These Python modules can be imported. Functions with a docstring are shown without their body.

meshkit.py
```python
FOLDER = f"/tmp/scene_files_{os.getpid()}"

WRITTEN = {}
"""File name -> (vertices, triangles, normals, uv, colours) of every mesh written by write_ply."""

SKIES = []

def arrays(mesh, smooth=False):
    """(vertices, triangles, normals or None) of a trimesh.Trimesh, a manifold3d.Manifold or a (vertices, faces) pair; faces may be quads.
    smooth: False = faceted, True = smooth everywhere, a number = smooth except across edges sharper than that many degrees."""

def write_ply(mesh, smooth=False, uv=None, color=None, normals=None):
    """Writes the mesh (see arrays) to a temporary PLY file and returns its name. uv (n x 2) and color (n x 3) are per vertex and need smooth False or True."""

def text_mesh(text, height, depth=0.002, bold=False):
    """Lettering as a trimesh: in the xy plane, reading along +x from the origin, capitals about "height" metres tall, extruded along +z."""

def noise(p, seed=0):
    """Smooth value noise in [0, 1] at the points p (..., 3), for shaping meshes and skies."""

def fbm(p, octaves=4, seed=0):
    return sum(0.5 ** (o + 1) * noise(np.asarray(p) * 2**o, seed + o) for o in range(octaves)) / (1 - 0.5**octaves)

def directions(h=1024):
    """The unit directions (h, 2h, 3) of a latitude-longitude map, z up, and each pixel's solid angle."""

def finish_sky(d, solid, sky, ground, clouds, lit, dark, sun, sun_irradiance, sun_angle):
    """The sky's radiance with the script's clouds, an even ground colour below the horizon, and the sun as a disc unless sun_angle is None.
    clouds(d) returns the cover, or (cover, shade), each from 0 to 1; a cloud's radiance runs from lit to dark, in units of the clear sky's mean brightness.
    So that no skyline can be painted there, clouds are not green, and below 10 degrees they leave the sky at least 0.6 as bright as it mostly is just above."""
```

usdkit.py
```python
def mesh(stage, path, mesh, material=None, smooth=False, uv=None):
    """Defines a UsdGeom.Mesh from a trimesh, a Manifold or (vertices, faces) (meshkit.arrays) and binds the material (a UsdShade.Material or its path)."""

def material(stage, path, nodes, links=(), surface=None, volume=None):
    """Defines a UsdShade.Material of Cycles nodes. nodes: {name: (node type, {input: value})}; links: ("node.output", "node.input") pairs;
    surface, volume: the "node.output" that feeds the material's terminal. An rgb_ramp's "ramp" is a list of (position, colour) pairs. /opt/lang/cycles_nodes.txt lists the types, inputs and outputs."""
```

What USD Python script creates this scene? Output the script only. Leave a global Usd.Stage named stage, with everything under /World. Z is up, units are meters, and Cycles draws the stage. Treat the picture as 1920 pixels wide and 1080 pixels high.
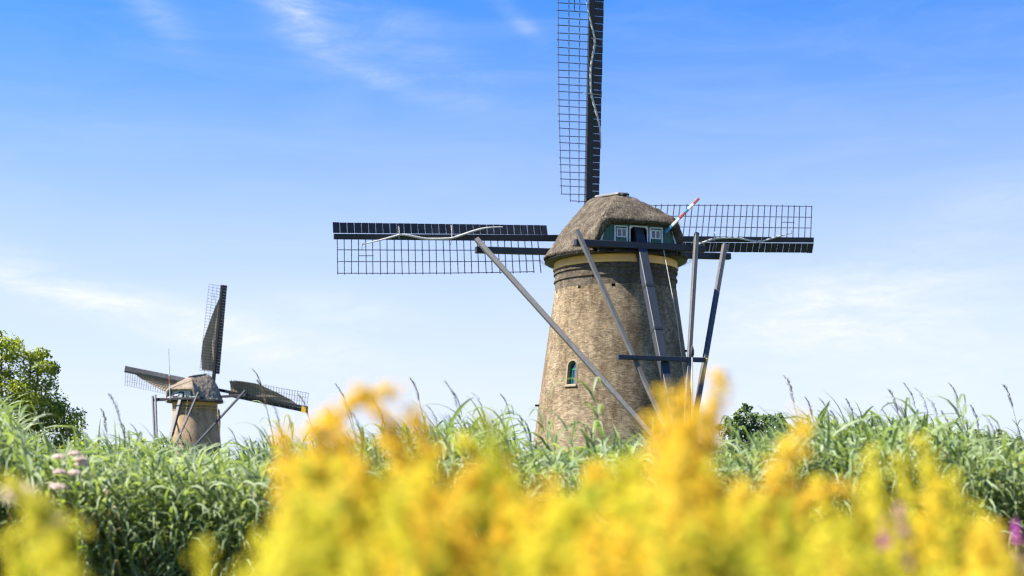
import math, random
import numpy as np
import trimesh
import manifold3d as m3
import usdkit, meshkit
from pxr import Usd, UsdGeom, UsdLux, UsdShade, Gf, Sdf, Vt

stage = Usd.Stage.CreateInMemory()
UsdGeom.SetStageUpAxis(stage, 'Z')
UsdGeom.SetStageMetersPerUnit(stage, 1.0)
UsdGeom.Xform.Define(stage, '/World')
UsdGeom.Scope.Define(stage, '/World/Looks')

# ------------------------------------------------------------------ camera
EYE, HORIZON, FPX = 1.6, 928.0, 2667.0        # horizon row and focal length in pixels of a 1920 wide picture
cam = UsdGeom.Camera.Define(stage, '/World/camera')
cam.CreateHorizontalApertureAttr(36.0)
cam.CreateVerticalApertureAttr(20.25)
cam.CreateFocalLengthAttr(36.0 * FPX / 1920)
cam.CreateVerticalApertureOffsetAttr((HORIZON - 540) / 1920 * 36.0)
cam.CreateFStopAttr(1.8)
cam.CreateFocusDistanceAttr(28.0)
cam.CreateExposureAttr(1.88)
cam.AddTranslateOp().Set((0, 0, EYE))
cam.AddRotateXOp().Set(90.0)

# ------------------------------------------------------------------ sky and sun
SUN_EL, SUN_FRONT = math.radians(47), math.radians(10)
S = np.array([-math.cos(SUN_EL) * math.cos(SUN_FRONT), -math.cos(SUN_EL) * math.sin(SUN_FRONT), math.sin(SUN_EL)])


class Graph:
    """A small builder of node graphs: every call returns the output's name."""
    def __init__(self):
        self.n, self.l = {}, []

    def add(self, kind, out, **inputs):
        name = 'n%d' % len(self.n)
        self.n[name] = (kind, {k: v for k, v in inputs.items() if not (isinstance(v, str) and '.' in v)})
        self.l += [(v, name + '.' + k) for k, v in inputs.items() if isinstance(v, str) and '.' in v]
        return name + '.' + out

    def math(self, op, a, b=0.0, c=0.0, clamp=False):
        return self.add('math', 'value', math_type=op, value1=a, value2=b, value3=c, use_clamp=clamp)

    def vec(self, op, a, b=(0, 0, 0), out='vector', scale=1.0):
        return self.add('vector_math', out, math_type=op, vector1=a, vector2=b, scale=scale)

    def mix(self, fac, a, b, blend='mix'):
        return self.add('mix_color', 'result', blend_type=blend, fac=fac, a=a, b=b, use_clamp=True)

    def ramp(self, fac, stops):
        return self.add('rgb_ramp', 'color', fac=fac, ramp=stops)

    def noise(self, vector, scale, detail=3.0, rough=0.55, distortion=0.0):
        return self.add('noise_texture', 'fac', vector=vector, scale=scale, detail=detail, roughness=rough, distortion=distortion)

    def material(self, name, surface=None, volume=None):
        return usdkit.material(stage, '/World/Looks/' + name, self.n, self.l, surface=surface, volume=volume)


def direction(px, py):
    d = np.array([(px - 960) / FPX, 1.0, (HORIZON - py) / FPX])
    return d / np.linalg.norm(d)


def sky_material():
    g = Graph()
    d = g.add('texture_coordinate', 'generated')
    z = g.add('separate_xyz', 'z', vector=d)
    up = g.vec('normalize', g.vec('add', d, (0, 0, 0.22)))
    sky = g.add('sky_texture', 'color', vector=up, sky_type='single_scattering', sun_disc=False, sun_elevation=SUN_EL, sun_rotation=math.atan2(S[0], S[1]),
                altitude=0.0, air_density=1.0, aerosol_density=0.35, ozone_density=2.0)
    sky = g.add('hsv', 'color', hue=0.511, saturation=1.58, value=1.30, fac=1.0, color=sky)
    haze = g.ramp(g.math('multiply', z, 2.0, clamp=True), [(0.0, (0.93,) * 3), (0.13, (0.86,) * 3), (0.25, (0.72,) * 3), (0.40, (0.46,) * 3), (0.55, (0.20,) * 3), (0.75, (0.0,) * 3)])
    col = g.mix(haze, sky, HAZE)
    # cirrus: long soft streaks, broken up by stretched noise
    m = g.add('mapping', 'vector', vector=d, rotation=(0, math.radians(-14), 0), scale=(3.0, 3.0, 17.0))
    wisp = g.noise(m, 2.3, 7.0, 0.62, 0.9)
    wisp = g.add('map_range', 'result', value=wisp, from_min=0.40, from_max=0.72, to_min=0.0, to_max=1.0, clamp=True)
    m2 = g.add('mapping', 'vector', vector=d, rotation=(0, math.radians(-30), 0), scale=(12.0, 12.0, 40.0))
    fine = g.noise(m2, 1.7, 6.0, 0.7, 1.2)
    fine = g.add('map_range', 'result', value=fine, from_min=0.3, from_max=0.75, to_min=0.25, to_max=1.0, clamp=True)
    total = g.math('multiply', wisp, 0.07)
    for (x0, y0, x1, y1, width, strength) in STREAKS:
        a, b = direction(x0, y0), direction(x1, y1)
        c, ax = (a + b) / 2, (b - a)
        half = np.linalg.norm(ax) / 2
        ax = ax / np.linalg.norm(ax)
        nrm = np.cross(c, ax); nrm /= np.linalg.norm(nrm)
        u = g.math('divide', g.math('subtract', g.vec('dot_product', d, tuple(ax), out='value'), float(c @ ax)), half)
        v = g.math('divide', g.vec('dot_product', d, tuple(nrm), out='value'), width / FPX)
        r = g.math('add', g.math('multiply', u, u), g.math('multiply', v, v))
        q = g.math('exponent', g.math('multiply', r, -1.0))
        ahead = g.math('greater_than', g.vec('dot_product', d, tuple(c), out='value'), 0.0)
        q = g.math('multiply', g.math('multiply', q, ahead), g.math('multiply', g.math('add', g.math('multiply', wisp, 0.6), 0.4), fine))
        total = g.math('add', total, g.math('multiply', q, strength))
    above = g.add('map_range', 'result', value=z, from_min=0.0, from_max=0.03, to_min=0.0, to_max=1.0, clamp=True)
    total = g.math('multiply', g.math('minimum', total, 0.9), above)
    col = g.mix(total, col, CLOUD)
    return g.material('sky', surface=g.add('background_shader', 'background', color=col, strength=0.064))


HAZE, CLOUD = (4.0, 4.25, 4.72), (4.25, 4.4, 4.6)
# the cirrus of the photograph: from, to (rows and columns of the picture turned into directions), width, strength
STREAKS = [(490, -50, 610, 95, 36, 0.6), (560, 20, 800, 70, 60, 0.25), (630, 120, 800, 175, 18, 0.55), (760, 90, 960, 200, 45, 0.28), (240, -20, 350, 80, 28, 0.35),
           (-150, 470, 480, 650, 36, 1.3), (300, 600, 800, 700, 45, 0.9), (500, 560, 800, 590, 30, 0.5), (1250, 640, 1950, 540, 90, 0.8), (1350, 570, 1800, 600, 60, 0.6),
           (930, 0, 1010, 70, 16, 0.4), (1500, 720, 2000, 690, 60, 0.5), (1700, 400, 2000, 360, 50, 0.25)]
dome = UsdLux.DomeLight.Define(stage, '/World/sky')
dome.CreateIntensityAttr(1.0)
UsdShade.MaterialBindingAPI.Apply(dome.GetPrim()).Bind(sky_material())
sun = UsdLux.DistantLight.Define(stage, '/World/sun')
sun.CreateIntensityAttr(1.12)
sun.CreateAngleAttr(0.5)
sun.CreateNormalizeAttr(True)
sun.CreateColorAttr((1.0, 0.95, 0.87))
sun.AddTransformOp().Set(Gf.Matrix4d().SetRotate(Gf.Rotation(Gf.Vec3d(0, 0, 1), Gf.Vec3d(*map(float, S)))))

# ------------------------------------------------------------------ materials
def solid(name, col, rough=0.6, var=0.2, scale=3.0, stretch=(1, 1, 1), bump=0.0, bscale=None, spec=0.4, metallic=0.0, grime=0.0, per_piece=0.0):
    """A plain paint, wood or stone: base colour varied by noise, fine relief, optional dirt patches and piece to piece variation."""
    g = Graph()
    c = np.array(col, float)
    p = g.add('mapping', 'vector', vector=g.add('texture_coordinate', 'object'), scale=stretch)
    f = g.noise(p, scale, 5.0, 0.6)
    base = g.ramp(f, [(0.25, tuple(c * (1 - var))), (0.5, tuple(c)), (0.78, tuple(np.minimum(c * (1 + var), 0.95)))])
    if grime:
        d = g.noise(p, scale * 0.23, 4.0, 0.65)
        d = g.add('map_range', 'result', value=d, from_min=0.45, from_max=0.7, to_min=0.0, to_max=grime, clamp=True)
        base = g.mix(d, base, tuple(c * 0.35 + np.array((0.03, 0.025, 0.018))))
    if per_piece:
        r = g.add('object_info', 'random')
        base = g.mix(1.0, base, g.ramp(r, [(0, (1 - per_piece,) * 3), (1, (1.0,) * 3)]), 'multiply')
    ins = dict(base_color=base, roughness=rough, specular_ior_level=spec, metallic=metallic)
    if bump:
        ins['normal'] = g.add('bump', 'normal', height=g.noise(p, bscale or scale * 6, 4.0, 0.6), strength=bump, distance=0.02)
    return g.material(name, surface=g.add('principled_bsdf', 'BSDF', **ins))


def brick_material(name, tones, mortar, dirt, contrast=1.0):
    g = Graph()
    o = g.add('texture_coordinate', 'object')
    x, y, z = (g.add('separate_xyz', k, vector=o) for k in 'xyz')
    u = g.math('multiply', g.math('arctan2', x, g.math('multiply', y, -1.0)), 4.3)
    uv = g.add('combine_xyz', 'vector', x=u, y=z, z=0.0)
    kw = dict(vector=uv, scale=1.0, brick_width=0.20, row_height=0.060, mortar_size=0.009, mortar_smooth=0.15, color1=(0, 0, 0), color2=(1, 1, 1), mortar=(0.5, 0.5, 0.5))
    bc = g.add('brick_texture', 'color', **kw)
    bf = g.add('brick_texture', 'fac', **kw)
    speck = g.noise(o, 4.2, 6.0, 0.9)
    t = g.math('add', g.math('multiply', g.add('rgb_to_bw', 'val', color=bc), 0.46), g.math('multiply', g.math('subtract', speck, 0.27), 1.45), clamp=True)
    base = g.ramp(t, [(k / (len(tones) - 1), c) for k, c in enumerate(tones)])
    base = g.mix(g.math('multiply', bf, 0.8), base, mortar)
    big = g.noise(g.add('mapping', 'vector', vector=o, scale=(1, 1, 0.6)), 0.75, 5.0, 0.65)
    big = g.add('map_range', 'result', value=big, from_min=0.40, from_max=0.62, to_min=0.0, to_max=0.9, clamp=True)
    base = g.mix(big, base, g.mix(1.0, base, dirt, 'multiply'))
    lich = g.add('map_range', 'result', value=g.noise(o, 3.1, 6.0, 0.75), from_min=0.62, from_max=0.72, to_min=0.0, to_max=0.6, clamp=True)
    base = g.mix(lich, base, (0.40, 0.34, 0.22))
    orange = g.add('map_range', 'result', value=g.noise(o, 2.2, 5.0, 0.7, 0.4), from_min=0.66, from_max=0.72, to_min=0.0, to_max=0.55, clamp=True)
    base = g.mix(orange, base, (0.42, 0.22, 0.05))
    st = g.noise(g.add('mapping', 'vector', vector=o, scale=(1.6, 1.6, 0.16)), 1.9, 6.0, 0.7, 0.3)
    st = g.add('map_range', 'result', value=st, from_min=0.46, from_max=0.66, to_min=0.0, to_max=0.55, clamp=True)
    base = g.mix(st, base, g.mix(1.0, base, (0.50, 0.46, 0.42), 'multiply'))
    lime = g.noise(g.add('mapping', 'vector', vector=o, scale=(1.5, 1.5, 0.35)), 2.7, 5.0, 0.7)
    lime = g.add('map_range', 'result', value=lime, from_min=0.60, from_max=0.74, to_min=0.0, to_max=0.45, clamp=True)
    base = g.mix(lime, base, (0.42, 0.37, 0.29))
    alga = g.math('multiply', g.add('map_range', 'result', value=z, from_min=5.5, from_max=0.5, to_min=0.0, to_max=0.6, clamp=True), g.noise(o, 1.4, 4.0, 0.7))
    base = g.mix(alga, base, (0.10, 0.10, 0.05))
    h = g.math('add', g.math('multiply', bf, -0.6), g.math('multiply', g.noise(o, 22.0, 3.0, 0.7), 0.9))
    h = g.math('add', h, g.math('multiply', g.add('rgb_to_bw', 'val', color=bc), 0.3))
    nrm = g.add('bump', 'normal', height=h, strength=0.75, distance=0.025)
    return g.material(name, surface=g.add('principled_bsdf', 'BSDF', base_color=base, roughness=0.92, specular_ior_level=0.15, diffuse_roughness=0.2, normal=nrm))


def thatch_material(name, cols, moss):
    g = Graph()
    o = g.add('texture_coordinate', 'object')
    x, y, z = (g.add('separate_xyz', k, vector=o) for k in 'xyz')
    a = g.math('multiply', g.math('arctan2', x, y), 4.0)
    uv = g.add('combine_xyz', 'vector', x=a, y=g.math('multiply', z, 0.28), z=g.math('multiply', g.vec('length', o, out='value'), 0.2))
    straw = g.noise(uv, 16.0, 6.0, 0.75, 0.3)
    blob = g.noise(o, 1.6, 5.0, 0.68, 0.5)
    t = g.math('add', g.math('multiply', straw, 0.75), g.math('multiply', blob, 0.42))
    t = g.math('add', t, g.math('multiply', g.noise(o, 11.0, 3.0, 0.7), 0.35))
    base = g.ramp(t, [(0.58, cols[0]), (0.71, cols[1]), (0.82, cols[2]), (0.93, cols[3])])
    mo = g.add('map_range', 'result', value=g.noise(o, 0.9, 6.0, 0.7), from_min=0.5, from_max=0.68, to_min=0.0, to_max=0.55, clamp=True)
    base = g.mix(mo, base, g.mix(1.0, base, moss, 'multiply'))
    h = g.math('add', straw, g.math('multiply', g.noise(o, 7.0, 4.0, 0.7), 0.8))
    return g.material(name, surface=g.add('principled_bsdf', 'BSDF', base_color=base, roughness=0.95, specular_ior_level=0.1, diffuse_roughness=0.3,
                                          normal=g.add('bump', 'normal', height=h, strength=0.9, distance=0.05)))


def glass_material(name):
    g = Graph()
    f = g.add('fresnel', 'fac', IOR=1.6)
    return g.material(name, surface=g.add('mix_closure', 'closure', fac=f, closure1=g.add('transparent_bsdf', 'BSDF', color=(0.75, 0.8, 0.8)), closure2=g.add('glossy_bsdf', 'BSDF', roughness=0.03, color=(0.9, 0.9, 0.9))))


def leaf_material(name, cols, trans=0.35, rough=0.45, spec=0.35, island=True, tcol=None, scale=4.0):
    """Leaf tissue: tones differ from leaf to leaf and plant to plant, light shines through."""
    g = Graph()
    r = g.add('geometry', 'random_per_island') if island else g.add('object_info', 'random')
    q = g.add('object_info', 'random')
    f = g.math('add', g.math('multiply', r, 0.6), g.math('multiply', q, 0.4))
    f = g.math('add', f, g.math('multiply', g.math('subtract', g.noise(g.add('geometry', 'position'), scale, 3.0), 0.5), 0.5), clamp=True)
    base = g.ramp(f, [(k / (len(cols) - 1), c) for k, c in enumerate(cols)])
    p = g.add('principled_bsdf', 'BSDF', base_color=base, roughness=rough, specular_ior_level=spec)
    t = g.add('translucent_bsdf', 'BSDF', color=g.mix(1.0, base, tcol or (1.25, 1.3, 0.5), 'multiply'))
    return g.material(name, surface=g.add('mix_closure', 'closure', fac=trans, closure1=p, closure2=t))


M = {}
M['brick'] = brick_material('weathered_brick', [(0.026, 0.018, 0.011), (0.095, 0.067, 0.037), (0.205, 0.148, 0.082), (0.34, 0.257, 0.15), (0.58, 0.47, 0.32)], (0.30, 0.26, 0.20), (0.48, 0.44, 0.40))
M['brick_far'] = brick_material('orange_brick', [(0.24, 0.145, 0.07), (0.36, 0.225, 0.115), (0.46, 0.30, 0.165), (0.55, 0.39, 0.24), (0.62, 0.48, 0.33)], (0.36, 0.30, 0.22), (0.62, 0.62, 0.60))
M['brick_dark'] = brick_material('sooty_brick', [(0.03, 0.024, 0.018), (0.065, 0.05, 0.036), (0.11, 0.085, 0.06), (0.16, 0.13, 0.095), (0.25, 0.21, 0.16)], (0.17, 0.15, 0.12), (0.55, 0.52, 0.5))
M['thatch'] = thatch_material('thatch', [(0.022, 0.018, 0.013), (0.06, 0.049, 0.036), (0.125, 0.102, 0.074), (0.29, 0.24, 0.175)], (0.62, 0.62, 0.55))
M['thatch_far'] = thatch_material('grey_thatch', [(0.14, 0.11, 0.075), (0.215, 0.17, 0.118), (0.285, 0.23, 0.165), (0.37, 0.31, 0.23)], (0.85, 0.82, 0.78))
M['cream'] = solid('cream_paint', (0.82, 0.49, 0.17), 0.6, 0.16, 1.2, (1, 1, 0.4), grime=0.35)
M['ochre'] = solid('ochre_paint', (0.52, 0.33, 0.10), 0.6, 0.16, 1.2, (1, 1, 0.4), grime=0.3)
M['green'] = solid('green_paint', (0.022, 0.115, 0.075), 0.4, 0.25, 2.0, (4, 4, 0.5), bump=0.1, per_piece=0.25)
M['white'] = solid('white_paint', (0.62, 0.64, 0.61), 0.5, 0.1, 3.0, grime=0.35)
M['tar'] = solid('tarred_wood', (0.018, 0.020, 0.024), 0.5, 0.45, 2.0, (1, 1, 1), bump=0.2, grime=0.1, per_piece=0.3)
M['board'] = solid('black_board', (0.020, 0.021, 0.025), 0.55, 0.5, 3.0, bump=0.2, per_piece=0.45)
M['slate'] = solid('slate_blue_paint', (0.022, 0.028, 0.038), 0.55, 0.3, 1.5, (3, 3, 0.3), bump=0.2, grime=0.35)
M['pale'] = solid('weathered_grey_wood', (0.078, 0.078, 0.076), 0.6, 0.35, 2.0, (3, 3, 0.6), bump=0.25, grime=0.55)
M['lattice'] = solid('lattice_wood', (0.060, 0.055, 0.045), 0.6, 0.4, 3.0)
M['rope'] = solid('rope_cloth', (0.45, 0.44, 0.40), 0.8, 0.25, 6.0)
M['cloth'] = solid('brown_sailcloth', (0.33, 0.265, 0.19), 0.85, 0.2, 0.8, bump=0.15, bscale=3, grime=0.2)
M['lead'] = solid('lead_ridge', (0.17, 0.165, 0.15), 0.5, 0.25, 2.0, grime=0.4)
M['red'] = solid('red_paint', (0.30, 0.065, 0.04), 0.5, 0.2, 4.0)
M['blue'] = solid('blue_paint', (0.03, 0.17, 0.28), 0.5, 0.2, 4.0)
M['dark'] = solid('dark_interior', (0.012, 0.012, 0.012), 0.9, 0.2)
M['pane'] = glass_material('window_glass')
M['frame_green'] = solid('window_green_paint', (0.02, 0.19, 0.09), 0.35, 0.15, 3.0)
M['plaster'] = solid('pale_plaster', (0.25, 0.20, 0.135), 0.9, 0.2, 5.0, bump=0.4, grime=0.5)
M['steel'] = solid('grey_pole_paint', (0.42, 0.42, 0.40), 0.4, 0.1)
M['yellow'] = solid('yellow_paint', (0.62, 0.36, 0.03), 0.5, 0.15, 3.0)


# ------------------------------------------------------------------ helpers
used = {}


def numbered(parent, name):
    k = used.get((parent, name), 0)
    used[(parent, name)] = k + 1
    return f'{parent}/{name}' + (f'_{k:03d}' if k else '')


def tag(p, label=None, category=None, group=None, kind=None):
    for k, v in dict(label=label, category=category, group=group, kind=kind).items():
        if v:
            p.SetCustomDataByKey(k, v)
    return p


def obj(name, mesh, mat, parent='/World', smooth=False, label=None, category=None, group=None, kind=None):
    """ONE Mesh prim under parent; returns its path."""
    if isinstance(mesh, list):
        mesh = join(mesh)
    path = numbered(parent, name)
    p = usdkit.mesh(stage, path, mesh, M[mat] if isinstance(mat, str) else mat, smooth=smooth)
    tag(p.GetPrim(), label, category, group, kind)
    return path


def thing(name, label, category, loc=(0, 0, 0), rotz=0.0, group=None, scale=None):
    path = numbered('/World', name)
    x = UsdGeom.Xform.Define(stage, path)
    x.AddTranslateOp().Set(tuple(map(float, loc)))
    x.AddRotateZOp().Set(float(rotz))
    if scale:
        x.AddScaleOp().Set((float(scale),) * 3)
    tag(x.GetPrim(), label, category, group)
    return path


def vf(m):
    if hasattr(m, 'to_mesh'):
        k = m.to_mesh()
        return np.array(k.vert_properties[:, :3], float), np.array(k.tri_verts, int)
    if isinstance(m, tuple):
        v, f = np.asarray(m[0], float), np.asarray(m[1], int)
        return v, (np.vstack([f[:, [0, 1, 2]], f[:, [0, 2, 3]]]) if f.shape[1] == 4 else f)
    return np.array(m.vertices, float), np.array(m.faces, int)


def join(ms):
    vs, fs, n = [], [], 0
    for m in ms:
        v, f = vf(m)
        vs.append(v); fs.append(f + n); n += len(v)
    return np.vstack(vs), np.vstack(fs)


_cube = np.array([[x, y, z] for x in (-1, 1) for y in (-1, 1) for z in (-1, 1)], float)


def _chamfer_topology():
    pts = [c * np.array([1 if k == a else .8 for k in range(3)]) for c in _cube for a in range(3)]
    h = trimesh.Trimesh(np.array(pts), trimesh.convex.convex_hull(np.array(pts)).faces, process=False) if False else None
    hull = trimesh.convex.convex_hull(np.array(pts))
    order = [int(np.argmin(np.linalg.norm(np.array(pts) - v, axis=1))) for v in hull.vertices]
    return np.array(order)[hull.faces]


CH = _chamfer_topology()


def block(size, ch=0.012):
    """A box with chamfered edges, centred at the origin."""
    h = np.array(size, float) / 2
    c = min(ch, h.min() * 0.45)
    v = np.array([[s[k] * (h[k] if k == a else h[k] - c) for k in range(3)] for s in _cube for a in range(3)])
    return v, CH


def bx(x0, x1, y0, y1, z0, z1, ch=0.012):
    v, f = block((x1 - x0, y1 - y0, z1 - z0), ch)
    return v + np.array([(x0 + x1) / 2, (y0 + y1) / 2, (z0 + z1) / 2]), f


def beam(p0, p1, w, h, ref=(0, 0, 1), taper=1.0, ch=0.012):
    """A timber from p0 to p1: w across (perpendicular to ref), h along ref."""
    p0, p1 = np.array(p0, float), np.array(p1, float)
    d = p1 - p0
    L = np.linalg.norm(d); d /= L
    s = np.cross(d, ref); s /= np.linalg.norm(s)
    u = np.cross(s, d)
    v, f = block((w, h, L), ch)
    k = 1 + (taper - 1) * (v[:, 2] / L + 0.5)
    v = p0 + np.outer(v[:, 0] * k, s) + np.outer(v[:, 1] * k, u) + np.outer(v[:, 2] + L / 2, d)
    return v, f


def tube(points, radii, sides=6, caps=True):
    p = np.asarray(points, float)
    n = len(p)
    r = np.broadcast_to(radii, (n,)) if np.ndim(radii) < 1 or len(np.atleast_1d(radii)) in (1, n) else np.interp(np.linspace(0, 1, n), np.linspace(0, 1, len(radii)), radii)
    t = np.gradient(p, axis=0)
    t /= np.linalg.norm(t, axis=1, keepdims=True) + 1e-12
    ref = np.array([0.3, 0.2, 1.0]) if abs(t[:, 2]).mean() < 0.8 else np.array([1.0, 0.2, 0.1])
    a = np.cross(t, ref); a /= np.linalg.norm(a, axis=1, keepdims=True) + 1e-12
    b = np.cross(t, a)
    ang = np.arange(sides) * 2 * np.pi / sides
    v = (p[:, None] + r[:, None, None] * (np.cos(ang)[None, :, None] * a[:, None] + np.sin(ang)[None, :, None] * b[:, None])).reshape(-1, 3)
    i, j = np.meshgrid(np.arange(n - 1), np.arange(sides), indexing='ij')
    q = np.stack([i * sides + j, (i + 1) * sides + j, (i + 1) * sides + (j + 1) % sides, i * sides + (j + 1) % sides], -1).reshape(-1, 4)
    f = np.vstack([q[:, [0, 1, 2]], q[:, [0, 2, 3]]])
    if caps:
        e = [[0, k, k + 1] for k in range(1, sides - 1)] + [[(n - 1) * sides, (n - 1) * sides + k + 1, (n - 1) * sides + k] for k in range(1, sides - 1)]
        f = np.vstack([f, e])
    return v, f


def smooth_path(pts, n):
    from scipy.interpolate import PchipInterpolator
    p = np.asarray(pts, float)
    s = np.r_[0, np.cumsum(np.linalg.norm(np.diff(p, axis=0), axis=1))]
    return PchipInterpolator(s, p)(np.linspace(0, s[-1], n))


def manifold(m):
    v, f = vf(m)
    return m3.Manifold(m3.Mesh(np.ascontiguousarray(v, np.float32), np.ascontiguousarray(f, np.uint32)))


def lathe(profile, n=96):
    """A closed solid from (radius, z) pairs, bottom to top."""
    return m3.CrossSection([np.array([(0.0, profile[0][1])] + list(profile) + [(0.0, profile[-1][1])])]).revolve(n)


def pix(px, py, Y):
    """The point at depth Y that the photograph shows at column px, row py."""
    return np.array([(px - 960) / FPX * Y, Y, EYE + (HORIZON - py) / FPX * Y])


def blade(rng, base, az, elev, length, width, droop, segs=6, fold=0.25, roll=0.0):
    """A long leaf: a creased strip that leaves base at the angle elev and bends down by droop."""
    s = np.linspace(0, 1, segs + 1)
    e = elev - droop * s ** 1.25
    wob = az + roll * s
    step = length / segs
    d = np.stack([np.cos(e) * np.cos(wob), np.cos(e) * np.sin(wob), np.sin(e)], 1)
    p = base + np.vstack([np.zeros(3), np.cumsum((d[:-1] + d[1:]) / 2 * step, 0)])
    side = np.stack([-np.sin(wob), np.cos(wob), np.zeros_like(s)], 1)
    nrm = np.cross(d, side)
    tw = roll * 1.5 * s
    side, nrm = side * np.cos(tw)[:, None] + nrm * np.sin(tw)[:, None], nrm * np.cos(tw)[:, None] - side * np.sin(tw)[:, None]
    w = width / 2 * np.minimum(1, 0.35 + s / 0.22) * (1 - s ** 2.2) ** 0.8 + 0.0008
    v = np.stack([p - side * w[:, None], p - nrm * (w * fold)[:, None], p + side * w[:, None]], 1).reshape(-1, 3)
    i = np.arange(segs) * 3
    q = np.vstack([np.stack([i, i + 1, i + 4, i + 3], 1), np.stack([i + 1, i + 2, i + 5, i + 4], 1)])
    return v, np.vstack([q[:, [0, 1, 2]], q[:, [0, 2, 3]]])


# ------------------------------------------------------------------ ground
def make_ground():
    xs = np.concatenate([np.linspace(-4000, -150, 16), np.linspace(-140, 140, 71), np.linspace(150, 4000, 16)])
    ys = np.concatenate([np.linspace(-600, -30, 8), np.linspace(-25, 300, 82), np.linspace(320, 6000, 18)])
    X, Y = np.meshgrid(xs, ys, indexing='ij')
    Z = (meshkit.fbm(np.stack([X / 9, Y / 9, X * 0], -1), 3, 4) - 0.5) * 0.35
    near = np.exp(-((X - 5.8) ** 2 + (Y - 80) ** 2) / 120)
    Z = Z * np.clip(1 - near, 0, 1) - 0.02
    n, m = X.shape
    i, j = np.meshgrid(np.arange(n - 1), np.arange(m - 1), indexing='ij')
    a = i * m + j
    f = np.stack([a, a + m, a + m + 1, a + 1], -1).reshape(-1, 4)
    g = Graph()
    p = g.add('geometry', 'position')
    base = g.ramp(g.noise(p, 0.35, 6.0, 0.7), [(0.3, (0.035, 0.05, 0.014)), (0.55, (0.065, 0.09, 0.022)), (0.75, (0.12, 0.125, 0.04))])
    base = g.mix(g.math('multiply', g.noise(p, 14.0, 3.0, 0.7), 0.6), base, (0.03, 0.035, 0.012))
    mt = g.material('meadow_ground', surface=g.add('principled_bsdf', 'BSDF', base_color=base, roughness=0.95, specular_ior_level=0.1,
                                                   normal=g.add('bump', 'normal', height=g.noise(p, 9.0, 4.0, 0.7), strength=0.8, distance=0.08)))
    obj('ground', (np.stack([X, Y, Z], -1).reshape(-1, 3), f), mt, smooth=True, label='flat green polder meadow under the reeds, stretching to the horizon', category='ground', kind='structure')


make_ground()


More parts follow.
